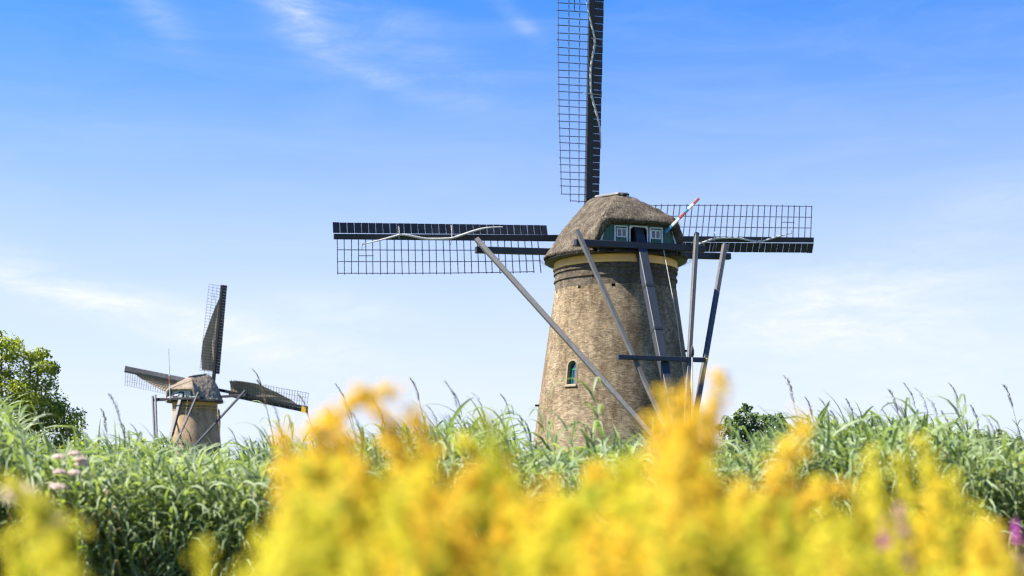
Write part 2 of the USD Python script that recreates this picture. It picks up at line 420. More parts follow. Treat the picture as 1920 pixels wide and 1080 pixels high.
# ------------------------------------------------------------------ windmills
def cap_solid():
    """The thatched cap as one solid: a rounded boat-shaped roof with a hipped dormer over the tail wall."""
    nphi, ns = 120, 22

    def loft(R, zt, dz, low=0.0):
        rows = []
        for k in range(ns):
            s = k / (ns - 1)
            ring = []
            for q in range(nphi):
                a = 2 * np.pi * q / nphi
                c, sn = np.cos(a), np.sin(a)
                E = np.array([R * c, R * 1.0 * sn, 14.83 + dz - (0.22 * max(0.0, -sn)) - low])
                if sn > 0.55:
                    E[1] = min(E[1], R * 0.94)
                ty = np.clip(E[1] * 0.92, -1.75, 3.35)
                T = np.array([0.36 * np.clip(c * 2.2, -1, 1), ty, zt + 0.165 * (ty + 1.75)])
                P = E + (T - E) * s
                out = np.array([c, sn, 0.75]); out /= np.linalg.norm(out)
                flare = -0.07 * math.exp(-((s - 0.14) / 0.1) ** 2) + (0.13 + 0.42 * max(0.0, sn)) * math.sin(math.pi * min(1, max(0, (s - 0.1) / 0.9))) 
                ring.append(P + out * flare)
            rows.append(ring)
        v = np.array(rows).reshape(-1, 3)
        i, j = np.meshgrid(np.arange(ns - 1), np.arange(nphi), indexing='ij')
        f = np.stack([i * nphi + j, i * nphi + (j + 1) % nphi, (i + 1) * nphi + (j + 1) % nphi, (i + 1) * nphi + j], -1).reshape(-1, 4)
        f = np.vstack([f[:, [0, 1, 2]], f[:, [0, 2, 3]]])
        b = len(v)
        v = np.vstack([v, [[0, 0, v[:nphi, 2].mean()], [0, 0.8, zt + 0.42]]])
        jj = np.arange(nphi)
        f = np.vstack([f, np.stack([np.full(nphi, b), (jj + 1) % nphi, jj], 1), np.stack([np.full(nphi, b + 1), (ns - 1) * nphi + jj, (ns - 1) * nphi + (jj + 1) % nphi], 1)])
        return manifold((v, f))

    outer = loft(4.26, 18.15, 0.0)
    inner = loft(3.80, 17.75, -0.02, 0.25)
    hull = lambda pts: m3.Manifold.hull_points(np.array(pts, float))
    dorm = hull([(-2.32, -3.98, 16.38), (2.32, -3.98, 16.38), (-2.32, -3.95, 16.17), (2.32, -3.95, 16.17), (-0.42, -1.72, 18.18), (0.42, -1.72, 18.18),
                 (-2.68, -3.30, 14.9), (2.68, -3.30, 14.9), (-2.62, -3.72, 14.9), (2.62, -3.72, 14.9), (-2.85, -2.2, 15.0), (2.85, -2.2, 15.0)])
    recess = hull([(-2.27, -6, 14.8), (2.27, -6, 14.8), (-1.98, -6, 16.17), (1.98, -6, 16.17), (-2.27, -3.42, 14.8), (2.27, -3.42, 14.8), (-1.98, -3.42, 16.17), (1.98, -3.42, 16.17)])
    low = m3.Manifold.cube((4.9, 3.6, 1.5)).translate((-2.45, -6.2, 13.75))
    cap = (outer - inner) + (dorm - inner)
    cap = cap - recess - low - m3.Manifold.cube((1.0, 2.4, 1.2)).translate((-0.5, -4.0, 14.8))
    cap = cap.refine_to_length(0.20)
    v, f = vf(cap)
    sm = trimesh.Trimesh(v, f, process=False)
    trimesh.smoothing.filter_laplacian(sm, lamb=0.5, iterations=12, volume_constraint=False)
    v = np.array(sm.vertices)
    from scipy import sparse                                 # the crown of the thatch is rounded further than its eaves
    e = sm.edges_unique
    A = sparse.coo_matrix((np.ones(2 * len(e)), (np.r_[e[:, 0], e[:, 1]], np.r_[e[:, 1], e[:, 0]])), shape=(len(v), len(v))).tocsr()
    A = sparse.diags(1 / np.asarray(A.sum(1)).ravel()) @ A
    soft = (np.clip((v[:, 2] - 15.2) / 0.8, 0, 1) * np.clip((v[:, 1] + 3.3) / 0.8, 0, 1))[:, None]
    for _ in range(28):
        v = v + 0.6 * soft * (A @ v - v)
    n = trimesh.Trimesh(v, f, process=False).vertex_normals
    d = meshkit.fbm(v * 2.1, 4, 3) - 0.5
    d2 = meshkit.fbm(v * np.array([7, 7, 3.0]), 3, 9) - 0.5
    keep = np.ones(len(v))
    v = v + n * (d * 0.16 + d2 * 0.10)[:, None] * keep[:, None]
    return v, f


CAP = cap_solid()


def arch_prism(w, h, depth, n=14):
    """An arched opening standing on z = 0, centred on x, running along +y from 0 to depth."""
    r = w / 2
    pts = [(-r, 0), (r, 0)] + [(r * math.cos(a), h - r + r * math.sin(a)) for a in np.linspace(0, math.pi, n)]
    cs = m3.CrossSection([np.array(pts)])
    return cs.extrude(depth).rotate((90, 0, 0)).translate((0, depth, 0))


def place(m, matrix):
    v, f = vf(m)
    return v @ matrix[:3, :3].T + matrix[:3, 3], f


def build_mill(name, label, loc, theta, psi, cfg):
    t = thing(name, label, 'windmill', loc, math.degrees(theta))
    near = cfg['near']
    # --- brick tower, with a window niche and putlog holes cut into it
    rs = cfg['slim']
    rad = lambda z: rs * float(np.interp(z, [0, 4.5, 9, 13.0], [5.35, 4.62, 4.0, 3.42]))
    prof = [(5.35 * rs, -0.5), (5.35 * rs, 0.0)] + [(rad(z), z) for z in np.arange(0.75, 12.95, 0.75)] + [(3.43 * rs, 13.0)]
    tower = lathe(prof, 128)
    parts_dark = lathe([(rs * p, q) for p, q in [(3.40, 13.0), (3.40, 13.48), (3.47, 13.50), (3.47, 13.60), (3.41, 13.62), (3.41, 13.90), (3.48, 13.92), (3.48, 14.02), (3.44, 14.04), (3.44, 14.17)]], 128)
    niches = []
    to_mill = lambda azimuth: azimuth - theta               # an azimuth of the world, 0 = towards the camera, + = right

    def at_wall(azimuth, z, push=0.0, tiltback=True):
        a = to_mill(azimuth)
        out = np.array([math.sin(a), -math.cos(a), 0])
        side = np.array([math.cos(a), math.sin(a), 0])
        slope = math.atan2(0.137, 1) if tiltback else 0
        up = np.array([-out[0] * math.sin(slope), -out[1] * math.sin(slope), math.cos(slope)])
        inn = -np.array([out[0] * math.cos(slope), out[1] * math.cos(slope), math.sin(slope)])
        mt = np.eye(4)
        mt[:3, 0], mt[:3, 1], mt[:3, 2], mt[:3, 3] = side, inn, up, out * (rad(z) + push) + np.array([0, 0, z])
        return mt

    win = cfg.get('window')
    if win:
        w_mt = at_wall(win[0], win[1], 0.06)
        tower = tower - manifold(place(arch_prism(0.62, 1.36, 0.62), w_mt))
    for az in cfg['holes']:
        niches.append(at_wall(az, 12.83, 0.06, False))
    for mt in niches:
        tower = tower - manifold(place(bx(-0.10, 0.10, 0, 0.5, 0, 0.2), mt))
    tp = obj('brick_tower', tower, cfg['brick'], t, smooth=25)
    obj('brick_cornice', parts_dark, cfg['brick_dark'], tp, smooth=25)
    for az in cfg['stubs']:
        obj('wall_anchor', place(block((0.06, 0.3, 0.12), 0.01), at_wall(az[0], az[1], 0.08, False)), 'tar', tp)
    bp = obj('painted_band', lathe([(rs * p, q) for p, q in [(3.50, 14.17), (3.52, 14.19), (3.52, 14.30), (3.46, 14.32), (3.46, 14.60), (3.2, 14.62)]], 128), cfg['band'], t, smooth=25)
    if not near:
        obj('band_stripe', lathe([(rs * p, q) for p, q in [(3.475, 13.72), (3.50, 13.74), (3.50, 13.80), (3.475, 13.82)]], 96), 'ochre', bp, smooth=25)
    if win:
        wp = obj('window', manifold(place(arch_prism(0.62, 1.36, 0.30), w_mt @ trans(0, 0.02, 0))) - manifold(place(arch_prism(0.56, 1.30, 0.5), w_mt @ trans(0, -0.05, 0.03))), 'plaster', t, label='small arched window in a pale plaster surround')
        fr = [arch_prism(0.56, 1.30, 0.07) - arch_prism(0.42, 1.18, 0.3).translate((0, -0.1, 0.06)), m3.Manifold.cube((0.5, 0.07, 0.06)).translate((-0.25, 0, 0.84)), m3.Manifold.cube((0.045, 0.05, 0.8)).translate((-0.14, 0.004, 0.05))]
        obj('frame', [place(k, w_mt @ trans(0, 0.24, 0.03)) for k in fr], 'frame_green', wp)
        obj('pane', place(arch_prism(0.46, 1.22, 0.012), w_mt @ trans(0, 0.28, 0.05)), 'pane', wp)
        obj('arch_rim', manifold(place(arch_prism(0.74, 1.44, 0.12), w_mt @ trans(0, 0.05, -0.02))) - manifold(place(arch_prism(0.615, 1.38, 0.5), w_mt @ trans(0, -0.1, -0.06))), 'plaster', wp)
        obj('sill', place(bx(-0.40, 0.40, -0.03, 0.3, -0.12, 0.0, 0.02), w_mt), 'plaster', wp)
        obj('back', place(block((0.6, 0.02, 1.3)), w_mt @ trans(0, 0.57, 0.65)), 'dark', wp)
        patch = m3.CrossSection([np.array([(-0.30, -0.10), (0.34, -0.10), (0.40, -0.25), (0.27, -0.36), (0.30, -0.52), (0.12, -0.60), (-0.10, -0.56), (-0.26, -0.60), (-0.24, -0.38), (-0.38, -0.28)])]).extrude(0.05).rotate((90, 0, 0))
        obj('plaster_patch', place(patch, w_mt @ trans(0, 0.085, 0)), 'plaster', wp)

    # --- cap
    cp = obj('thatched_cap', (CAP[0] * np.array((0.5 + rs / 2, 1, 1)), CAP[1]), cfg['thatch'], t, smooth=55)
    rs2 = random.Random(9)
    straw = []
    for q in range(1500):
        a = rs2.uniform(0, 2 * math.pi)
        if -0.62 < math.sin(a / 1) + 1.45 and math.sin(a) < -0.80:
            continue
        rr = (4.26 + rs2.uniform(-.16, .06))
        zz = 14.83 - 0.22 * max(0.0, -math.sin(a)) + rs2.uniform(-.03, .10)
        straw.append(blade(rs2, np.array((rr * math.cos(a) * (0.5 + rs / 2), rr * math.sin(a) if math.sin(a) < 0.8 else min(rr * math.sin(a), rr * .93), zz)), a + rs2.uniform(-.4, .4), -0.7, rs2.uniform(.08, .24), rs2.uniform(.015, .035), 0.6, 1, .1))
    for q in range(350):
        straw.append(blade(rs2, np.array((rs2.uniform(-2.3, 2.3), -3.86 + rs2.uniform(-.04, .08), 16.26 + rs2.uniform(-.08, .1))), -math.pi / 2 + rs2.uniform(-.5, .5), -0.6, rs2.uniform(.06, .2), rs2.uniform(.012, .03), 0.6, 1, .1))
    tag(stage.GetPrimAtPath(obj('straw_fringe', join(straw), cfg['thatch'], cp)), kind='stuff')
    obj('cap_floor', lathe([(3.9, 14.60), (4.0, 14.66), (3.9, 14.72)], 64), 'tar', t, smooth=20)
    zr = lambda y: float(CAP[0][(np.abs(CAP[0][:, 0]) < 0.35) & (np.abs(CAP[0][:, 1] - y) < 0.35), 2].max())
    y0, y1 = -1.2, 2.6
    obj('ridge_board', beam((0, y0, zr(y0) + 0.02), (0, y1, zr(y1) + 0.02), 0.62, 0.14, ch=.05), 'lead', cp)
    obj('ridge_end', beam((0, y0 - .45, zr(y0 - .45) + 0.0), (0, y0, zr(y0) + 0.0), 0.40, 0.12, ch=.04), 'tar', cp)
    # --- tail wall
    yw = -3.5
    half = lambda z: np.interp(z, [14.92, 16.17], [2.20, 1.97])
    planks = []
    xs = np.linspace(-2.22, 2.22, 25)
    for a, b in zip(xs[:-1], xs[1:]):
        c = (a + b) / 2
        zt = min(16.19, 16.19 - max(0, (abs(c) - 1.9) * 4.0))
        if abs(c) < 0.5:
            planks.append(bx(a + .004, b - .004, yw, yw + 0.04, 16.07, 16.19, .004))
        else:
            planks.append(bx(a + .004, b - .004, yw, yw + 0.04, 14.92, zt, .006))
    wall = obj('tail_wall', planks, 'green', t, label='green plank wall of the cap with white trim')
    for s in (-1, 1):
        obj('white_trim', beam((s * 2.17, yw - .03, 15.13), (s * 1.90, yw - .03, 16.13), 0.085, 0.05, (0, 1, 0)), 'white', wall)
        obj('white_trim', beam((s * 1.36, yw - .03, 15.07), (s * 1.36, yw - .03, 16.03), 0.085, 0.05, (0, 1, 0)), 'white', wall)
        obj('white_trim', beam((s * 1.36, yw - .028, 15.17), (s * 2.17, yw - .028, 15.17), 0.085, 0.05, (0, 1, 0)), 'white', wall)
        obj('white_trim', beam((s * 0.70, yw - .028, 16.03), (s * 1.40, yw - .028, 16.03), 0.07, 0.05, (0, 1, 0)), 'white', wall)
        for q in (0.51, 0.66):
            obj('white_trim', beam((s * q, yw - .03, 15.09), (s * q, yw - .03, 16.04), 0.075, 0.05, (0, 1, 0)), 'white', wall)
        tip = m3.Manifold.hull_points(np.array([(s * (0.585 + d), yw - .03 + e, z) for e in (-.028, .02) for d, z in ((-.13, 15.11), (.13, 15.11), (0, 14.93))]))
        obj('white_trim', tip, 'white', wall)
        wx = s * 0.98
        fr = [bx(wx - .29, wx + .29, yw - .06, yw - .02, 15.86, 15.92, .006), bx(wx - .29, wx + .29, yw - .06, yw - .02, 15.43, 15.49, .006),
              bx(wx - .03, wx + .03, yw - .058, yw - .018, 15.47, 15.87, .006), bx(wx - .29, wx - .23, yw - .06, yw - .02, 15.47, 15.87, .006), bx(wx + .23, wx + .29, yw - .06, yw - .02, 15.47, 15.87, .006)]
        wn = obj('cap_window', fr, 'white', t)
        obj('pane', bx(wx - .235, wx - .028, yw - .03, yw - .02, 15.47, 15.87, .002), 'pane', wn)
        obj('pane', bx(wx + .028, wx + .235, yw - .03, yw - .02, 15.47, 15.87, .002), 'pane', wn)
        obj('curtain', bx(wx - .24, wx + .24, yw - .012, yw - .004, 15.47, 15.87, .002), 'lead', wn)
    obj('white_trim', beam((-0.52, yw - .032, 16.06), (0.52, yw - .032, 16.06), 0.075, 0.05, (0, 1, 0)), 'white', wall)
    for s in (-1, 1):
        cor = m3.Manifold.hull_points(np.array([(s * a, yw - .03 + e, z) for e in (-.024, .02) for a, z in ((.50, 16.04), (.50, 15.87), (.44, 15.95), (.33, 16.04))]))
        obj('white_trim', cor, 'white', wall)
    obj('dark_opening', [bx(-0.8, 0.8, yw + 0.9, yw + 0.95, 14.87, 16.27), bx(-0.85, -0.8, yw + .05, yw + 1.2, 14.87, 16.27), bx(0.8, 0.85, yw + .05, yw + 1.2, 14.87, 16.27), bx(-.8, .8, yw + .05, yw + 1.2, 16.22, 16.27), bx(-.8, .8, yw + .05, yw + 1.2, 14.87, 14.92)], 'dark', wall)
    # --- carrying beams and tail
    obj('short_tail_beam', beam((-3.75, -3.86, 14.95), (3.70, -3.86, 14.97), 0.36, 0.36, ch=0.03), 'tar', t)
    obj('long_tail_beam', beam((-7.75, 1.5, 15.25), (7.75, 1.5, 15.62), 0.34, 0.36, ch=0.03), 'tar', t)
    obj('rear_sill', [bx(-2.3, 2.3, -3.5, -3.2, 14.60, 14.92, 0.03), bx(-1.5, 1.5, -3.75, -3.5, 14.64, 14.78, .02)], 'tar', t)
    tail0, tail1 = np.array((0.05, -3.2, 15.95)), np.array((0.05, -10.1, 1.55))
    tz = lambda z: tail0 + (tail1 - tail0) * (tail0[2] - z) / (tail0[2] - tail1[2])
    obj('tail_pole', beam(tail0, tail1, 0.50, 0.52, (0, 1, 0), 0.82, 0.03), cfg['tail'], t)
    for s in (-1, 1):
        hp = obj('long_brace', beam((-7.75, 1.25, 15.8) if s < 0 else (7.3, 1.25, 16.25), tz(3.1) + np.array((s * 0.22, -0.02, 0)), 0.27, 0.27, (0, 1, 0), 0.85, 0.02), cfg['brace'], t)
        obj('short_brace', beam((-3.75, -4.18, 15.55) if s < 0 else (3.1, -4.18, 15.75), tz(3.9) + np.array((s * 0.24, 0.03, 0)), 0.23, 0.23, (0, 1, 0), 0.9, 0.02), cfg['brace'], t)
    for z in (12.6, 10.2, 6.6, 4.6):
        c0 = tz(z)
        obj('iron_strap', beam(c0 + (0, 0.035, .075), c0 + (0, -0.035, -.075), 0.50, 0.53, (0, 1, 0), ch=0.01), 'tar', t)
    cb = tz(8.60) + (-0.22, 0, 0)
    xb = obj('cross_bar', beam(cb + (-2.42, -0.42, 0.02), cb + (2.42, -0.42, 0.0), 0.24, 0.24, ch=0.02), cfg['tail'], t)
    for q in (-1.5, -0.1, 1.3):
        obj('bolt', place(trimesh.creation.cylinder(0.06, 0.1, sections=8), trans(*(cb + (q, -0.55, 0.0))) @ rot('x', 90)), 'tar', xb)
    obj('bar_tip', beam(cb + (2.42, -0.42, 0.0), cb + (2.55, -0.42, 0.0), 0.2, 0.2, ch=0.03), 'yellow', xb)
    if near:
        obj('winch', [place(trimesh.creation.cylinder(0.9, 0.12, sections=24), trans(0.05, -10.3, 1.5) @ rot('x', 90)), place(trimesh.creation.cylinder(0.16, 1.2, sections=12), trans(0.05, -10.1, 1.5) @ rot('x', 90))], 'tar', t)
    obj('brake_rope', tube([(1.25, -3.9, 15.0), (1.5, -5.2, 11.0), (1.4, -6.6, 7.2), (1.0, -8.2, 2.0)], 0.018, 5), 'rope', t)
    if not near:
        pp = obj('signal_pole', tube([(-1.5, -4.0, 14.9), (-1.75, -4.0, 21.9)], [0.07, 0.05], 6), 'steel', t)
        obj('red_stripe', tube([(-1.58, -4.0, 17.1), (-1.62, -4.0, 18.1)], 0.085, 6), 'red', pp)
    # striped brake lever at the tail wall
    b0, b1 = cfg['lever']
    b0, b1 = np.array(b0, float), np.array(b1, float)
    q = lambda k: b0 + (b1 - b0) * k
    lp = obj('brake_lever', beam(q(0.0), q(0.2), 0.15, 0.15, ch=.02), 'blue', t)
    for k0, k1, m in ((0.2, 0.42, 'white'), (0.42, 0.58, 'red'), (0.58, 0.68, 'blue'), (0.68, 0.84, 'white'), (0.84, 1.0, 'red')):
        obj({'white': 'white_stripe', 'red': 'red_stripe', 'blue': 'blue_stripe'}[m], beam(q(k0), q(k1), 0.15 - .02 * k0, 0.15 - .02 * k0, ch=.02), m, lp)
    # --- rotor
    tilt = math.radians(10)
    hub = np.array((0.03, 4.75, 16.85))
    up = np.array((0, -math.sin(tilt), math.cos(tilt)))
    front = np.array((0, math.cos(tilt), math.sin(tilt)))
    ex = np.array((1.0, 0, 0))
    obj('windshaft', [beam(hub - front * 5.5, hub + front * 0.9, 0.62, 0.62, (0, 0, 1), 1.1, 0.08)], 'tar', t)
    bars = []
    for k in range(4):
        a = psi + k * math.pi / 2
        d = math.sin(a) * ex + math.cos(a) * up
        tr = -(math.cos(a) * ex - math.sin(a) * up)
        mt = np.eye(4)
        mt[:3, 0], mt[:3, 1], mt[:3, 2] = d, tr, -front
        mt[:3, 3] = hub + front * (0.45 if k % 2 else 0.0)
        sail(t, mt, k, cfg)
    return t


def trans(x, y, z):
    m = np.eye(4); m[:3, 3] = (x, y, z); return m


def rot(axis, deg):
    return trimesh.transformations.rotation_matrix(math.radians(deg), {'x': (1, 0, 0), 'y': (0, 1, 0), 'z': (0, 0, 1)}[axis])


def sail(t, mt, k, cfg):
    """One sail: stock (x = outwards, y = trailing side, z = towards the tail), wind boards, lattice, furled or set cloth."""
    near, rng = cfg['near'], random.Random(40 + k)
    L = 15.1
    P = lambda m: place(m, mt)
    v, f = block((L, 1, 1), 0.0)
    r = v[:, 0] + L / 2
    v = np.c_[r, v[:, 1] * np.interp(r, [0, L], [0.40, 0.32]), v[:, 2] * np.interp(r, [0, L], [0.42, 0.22])]
    st = obj('sail', P((v, f)), 'tar', t)
    pitch = lambda r: math.radians(np.interp(r, [2.5, 8, L], [21, 9, -2]))
    pt = lambda r, y: np.array((r, y * math.cos(pitch(r)), y * math.sin(pitch(r))))
    lat, brd = [], []
    rr = [14.92 - 0.412 * i + rng.uniform(-.012, .012) for i in range(32 if k == 0 else 30)]
    for i, r in enumerate(rr):
        y1 = 2.12 + rng.uniform(-.02, .03) if not (k == 0 and i == 31) else 1.4
        j = rng.uniform(-.03, .03)
        lat.append(('lattice_bar', beam(pt(r, 0.05), pt(r + j, y1), 0.042, 0.05, (0, 0, 1), ch=0.0)))
    for y, r1 in ((0.74, rr[-1] - .1), (1.40, rr[-1] - .05), (2.06, rr[-2])):
        lat.append(('lattice_rail', tube([pt(r, y) + np.array((0, 0, .045)) for r in np.linspace(14.95, r1, 14)], 0.024, 4)))
    lat.append(('lattice_bar', beam(pt(13.25, 1.07) + (-.4, 0, .05), pt(13.25, 1.07) + (.45, 0, .05), 0.04, 0.04, (0, 0, 1), ch=0.0)))
    n = 31
    for i in range(n):
        r0 = 2.35 + (L - 2.3) * i / n
        r1 = 2.35 + (L - 2.3) * (i + 1) / n
        w = 0.60 if i < n - 1 else 0.62
        a = math.radians(np.interp(r0, [2.3, L], [24, 12]) + rng.uniform(-1.5, 1.5))
        y0 = -0.20
        p0 = np.array(((r0 + r1) / 2, y0, 0.02))
        p1 = p0 + np.array((0, -w * math.cos(a), -w * math.sin(a)))
        brd.append(('wind_board', beam(p0, p1, (r1 - r0) - 0.016, 0.03, (0, 0, 1), ch=0.006)))
    edge = []
    edge.append(('board_rail', beam((2.3, -0.78, -0.14), (14.9, -0.78, -0.14), 0.05, 0.05, (0, 1, 0), ch=.0)))
    if near:
        for nm, m in lat:
            obj(nm, P(m), 'lattice', st)
        for nm, m in brd:
            obj(nm, P(m), 'board', st)
        q = [(5.2, -0.62, .26), (6.0, -0.58, .28), (8.2, 0.02, .32), (8.35, 0.06, .32), (9.6, 0.10, .30), (11.3, -0.14, .3), (11.45, -.1, .3), (12.4, 0.16, .28), (13.5, 0.42, .24)]
        obj('furled_cloth', P(tube(smooth_path(q, 40), [0.03, .062, .066, .066, .055, .03], 8)), 'rope', st, smooth=True)
        obj('sail_rope', P(tube([(8.25, -.72, .05), (8.27, -.2, .3), (8.3, 0.25, .3), (8.32, .45, .12)], .018, 4)), 'rope', st)
        obj('sail_rope', P(tube([(11.35, -.62, .05), (11.37, -.3, .3), (11.4, 0.1, .33)], .018, 4)), 'rope', st)
        obj('sail_rope', P(tube([(13.5, .42, .24), (13.52, .7, .12)], .018, 4)), 'rope', st)
    else:
        obj('lattice', [m for _, m in lat], 'lattice', st) if False else obj('lattice', P(join([m for _, m in lat])), 'lattice', st)
        obj('wind_boards', P(join([m for _, m in brd])), 'board', st)
        rs = np.linspace(2.6, 13.2, 40)
        ws = 1.95 * np.clip((13.25 - rs) / 6.5, 0, 1) ** 0.75 * np.interp(rs, [2.6, 4.5], [0.86, 1.0])
        grid = []
        for r, w in zip(rs, ws):
            for s in np.linspace(0, 1, 10):
                p = pt(r, 0.16 + w * s)
                grid.append(p + np.array((0, 0, -0.07 - 0.16 * math.sin(math.pi * s) * min(1, w))))
        i, j = np.meshgrid(np.arange(39), np.arange(9), indexing='ij')
        a = i * 10 + j
        q = np.stack([a, a + 10, a + 11, a + 1], -1).reshape(-1, 4)
        g = np.array(grid)
        obj('sail_cloth', P(join([(g, q), (g + np.array((0, 0, -.02)), q[:, ::-1])])), 'cloth', st, smooth=True)
        if k == 1:
            obj('yellow_tip', P(bx(14.2, 14.93, -.78, .05, -.2, .18)), 'yellow', st)


near_cfg = dict(near=True, slim=1.0, brick='brick', brick_dark='brick_dark', band='cream', thatch='thatch', tail='slate', brace='pale', window=(math.radians(-39), 7.55),
                holes=[math.radians(a) for a in (-39, -6, 24, 55, 95, -75)], stubs=[(math.radians(76), 9.6), (math.radians(-84), 6.6)],
                lever=((1.45, -3.75, 15.75), (3.05, -4.6, 17.55)))
build_mill('windmill', 'large brown brick windmill with bare lattice sails, nearest in the middle right', (5.82, 80, 0), math.radians(16.5), math.radians(-2.5), near_cfg)
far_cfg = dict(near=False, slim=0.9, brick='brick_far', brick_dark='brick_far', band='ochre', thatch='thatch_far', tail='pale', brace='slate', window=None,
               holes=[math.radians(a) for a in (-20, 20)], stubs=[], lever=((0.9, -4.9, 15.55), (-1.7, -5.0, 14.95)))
build_mill('windmill', 'small distant windmill with brown cloth set on its sails, behind the reeds on the left', (-44.8, 201, 0), math.radians(-19), math.radians(11.5), far_cfg)

mast = pix(1298, 648, 69.0)
sp = thing('slender_pole', 'thin pale pole with a small knob just right of the big windmill tail pole', 'pole', (mast[0], mast[1], 0))
obj('pole', tube([(0, 0, -0.3), (0, 0, mast[2] - 0.25)], [0.05, 0.035], 8), 'steel', sp, smooth=40)
obj('knob', tube([(0, 0, mast[2] - 0.55), (0, 0, mast[2] - 0.42), (0, 0, mast[2] - 0.2), (0, 0, mast[2])], [0.05, 0.10, 0.09, 0.03], 8), 'tar', sp, smooth=True)

# ------------------------------------------------------------------ plants
M['reed'] = leaf_material('reed_leaf', [(0.14, 0.19, 0.07), (0.20, 0.26, 0.11), (0.27, 0.325, 0.175), (0.33, 0.375, 0.24), (0.27, 0.33, 0.07), (0.30, 0.33, 0.19), (0.36, 0.30, 0.16)], 0.42, 0.55, 0.3, scale=1.2)
M['reed_stem'] = solid('reed_stalk', (0.16, 0.19, 0.07), 0.5, 0.3, 5.0)
M['straw'] = leaf_material('dry_reed', [(0.30, 0.25, 0.14), (0.40, 0.34, 0.20), (0.48, 0.41, 0.26)], 0.3, 0.7, 0.15)
M['plume'] = leaf_material('reed_plume', [(0.10, 0.085, 0.05), (0.17, 0.14, 0.08), (0.23, 0.19, 0.11)], 0.3, 0.7, 0.1)
M['tree_leaf'] = leaf_material('tree_leaf', [(0.14, 0.18, 0.025), (0.21, 0.25, 0.035), (0.28, 0.31, 0.05), (0.35, 0.36, 0.07)], 0.52, 0.4, 0.4, scale=1.5, tcol=(1.5, 1.5, 0.4))
M['bush_leaf'] = leaf_material('bush_leaf', [(0.09, 0.14, 0.045), (0.14, 0.20, 0.07), (0.20, 0.26, 0.09), (0.27, 0.32, 0.11)], 0.35, 0.4, 0.4, scale=1.5)
M['bramble_leaf'] = leaf_material('bramble_leaf', [(0.06, 0.085, 0.02), (0.10, 0.13, 0.03), (0.15, 0.175, 0.045), (0.20, 0.19, 0.05)], 0.35, 0.4, 0.4, scale=1.5)
M['bark'] = solid('bark', (0.09, 0.075, 0.055), 0.9, 0.35, 6.0, (1, 1, 0.3), bump=0.5)
M['gold'] = leaf_material('golden_florets', [(0.80, 0.60, 0.065), (0.83, 0.65, 0.075), (0.86, 0.695, 0.085), (0.86, 0.72, 0.095)], 0.55, 0.6, 0.2, tcol=(1.1, 1.12, 0.6))
M['lemon'] = leaf_material('lemon_florets', [(0.67, 0.625, 0.065), (0.74, 0.675, 0.075), (0.79, 0.70, 0.08), (0.82, 0.71, 0.085)], 0.55, 0.6, 0.2, tcol=(1.15, 1.15, 0.5))
M['bud'] = leaf_material('green_yellow_buds', [(0.50, 0.53, 0.05), (0.58, 0.58, 0.055), (0.65, 0.62, 0.06), (0.71, 0.65, 0.065)], 0.55, 0.6, 0.2, tcol=(1.15, 1.15, 0.5))
M['rod_leaf'] = leaf_material('goldenrod_leaf', [(0.24, 0.30, 0.05), (0.36, 0.42, 0.07), (0.48, 0.50, 0.09)], 0.5, 0.5, 0.3)
M['magenta'] = leaf_material('magenta_florets', [(0.50, 0.10, 0.40), (0.62, 0.16, 0.50), (0.70, 0.26, 0.56)], 0.45, 0.6, 0.2, tcol=(1, 0.8, 1))
M['pink'] = leaf_material('dusty_pink_florets', [(0.62, 0.34, 0.38), (0.70, 0.44, 0.44), (0.76, 0.54, 0.50)], 0.45, 0.6, 0.2, tcol=(1, 0.9, 1))
M['pale_pink'] = leaf_material('pale_pink_florets', [(0.76, 0.62, 0.52), (0.82, 0.70, 0.60), (0.86, 0.78, 0.70)], 0.35, 0.6, 0.2, tcol=(1, 0.9, 0.9))


def reed_parts(seed, H, nleaf, lean, plume, size=1.0, low=0.35):
    rng = random.Random(seed)
    la = math.pi + rng.uniform(-0.7, 0.7)                    # the wind pushes to the left
    z = np.linspace(0, 1, 9)
    path = np.stack([np.cos(la) * lean * H * z ** 2.2, np.sin(la) * lean * H * z ** 2.2, H * z * (1 - 0.12 * lean * z)], 1)
    at = lambda t: np.array([np.interp(t, z, path[:, k]) for k in range(3)])
    stem = tube(path, [0.0055, 0.0045, 0.0025], 4, caps=False)
    leaves, side = [], rng.random() * 6.28
    for k in range(nleaf):
        t = low + (0.985 - low) * ((k + rng.uniform(-.3, .3) + .5) / nleaf)
        side += math.pi + rng.uniform(-0.5, 0.5)
        a = math.atan2(math.sin(side) * 0.8 + math.sin(la) * 0.45, math.cos(side) * 0.8 + math.cos(la) * 0.45)
        top = (t - low) / (1 - low)
        L = rng.uniform(0.30, 0.62) * (1.0 - 0.35 * max(0, top - 0.75) / 0.25) * size
        leaves.append(blade(rng, at(t), a, math.radians(rng.uniform(55, 82)), L, rng.uniform(0.014, 0.032) * size, math.radians(rng.uniform(120, 172) if top < 0.93 else rng.uniform(40, 110)), 6, rng.uniform(.15, .4), rng.uniform(-.7, .7)))
    tip = at(1.0)
    head = None
    if plume:
        head, tip = plume_mesh(rng, tip, la, plume)
    return stem, leaves, head, tip


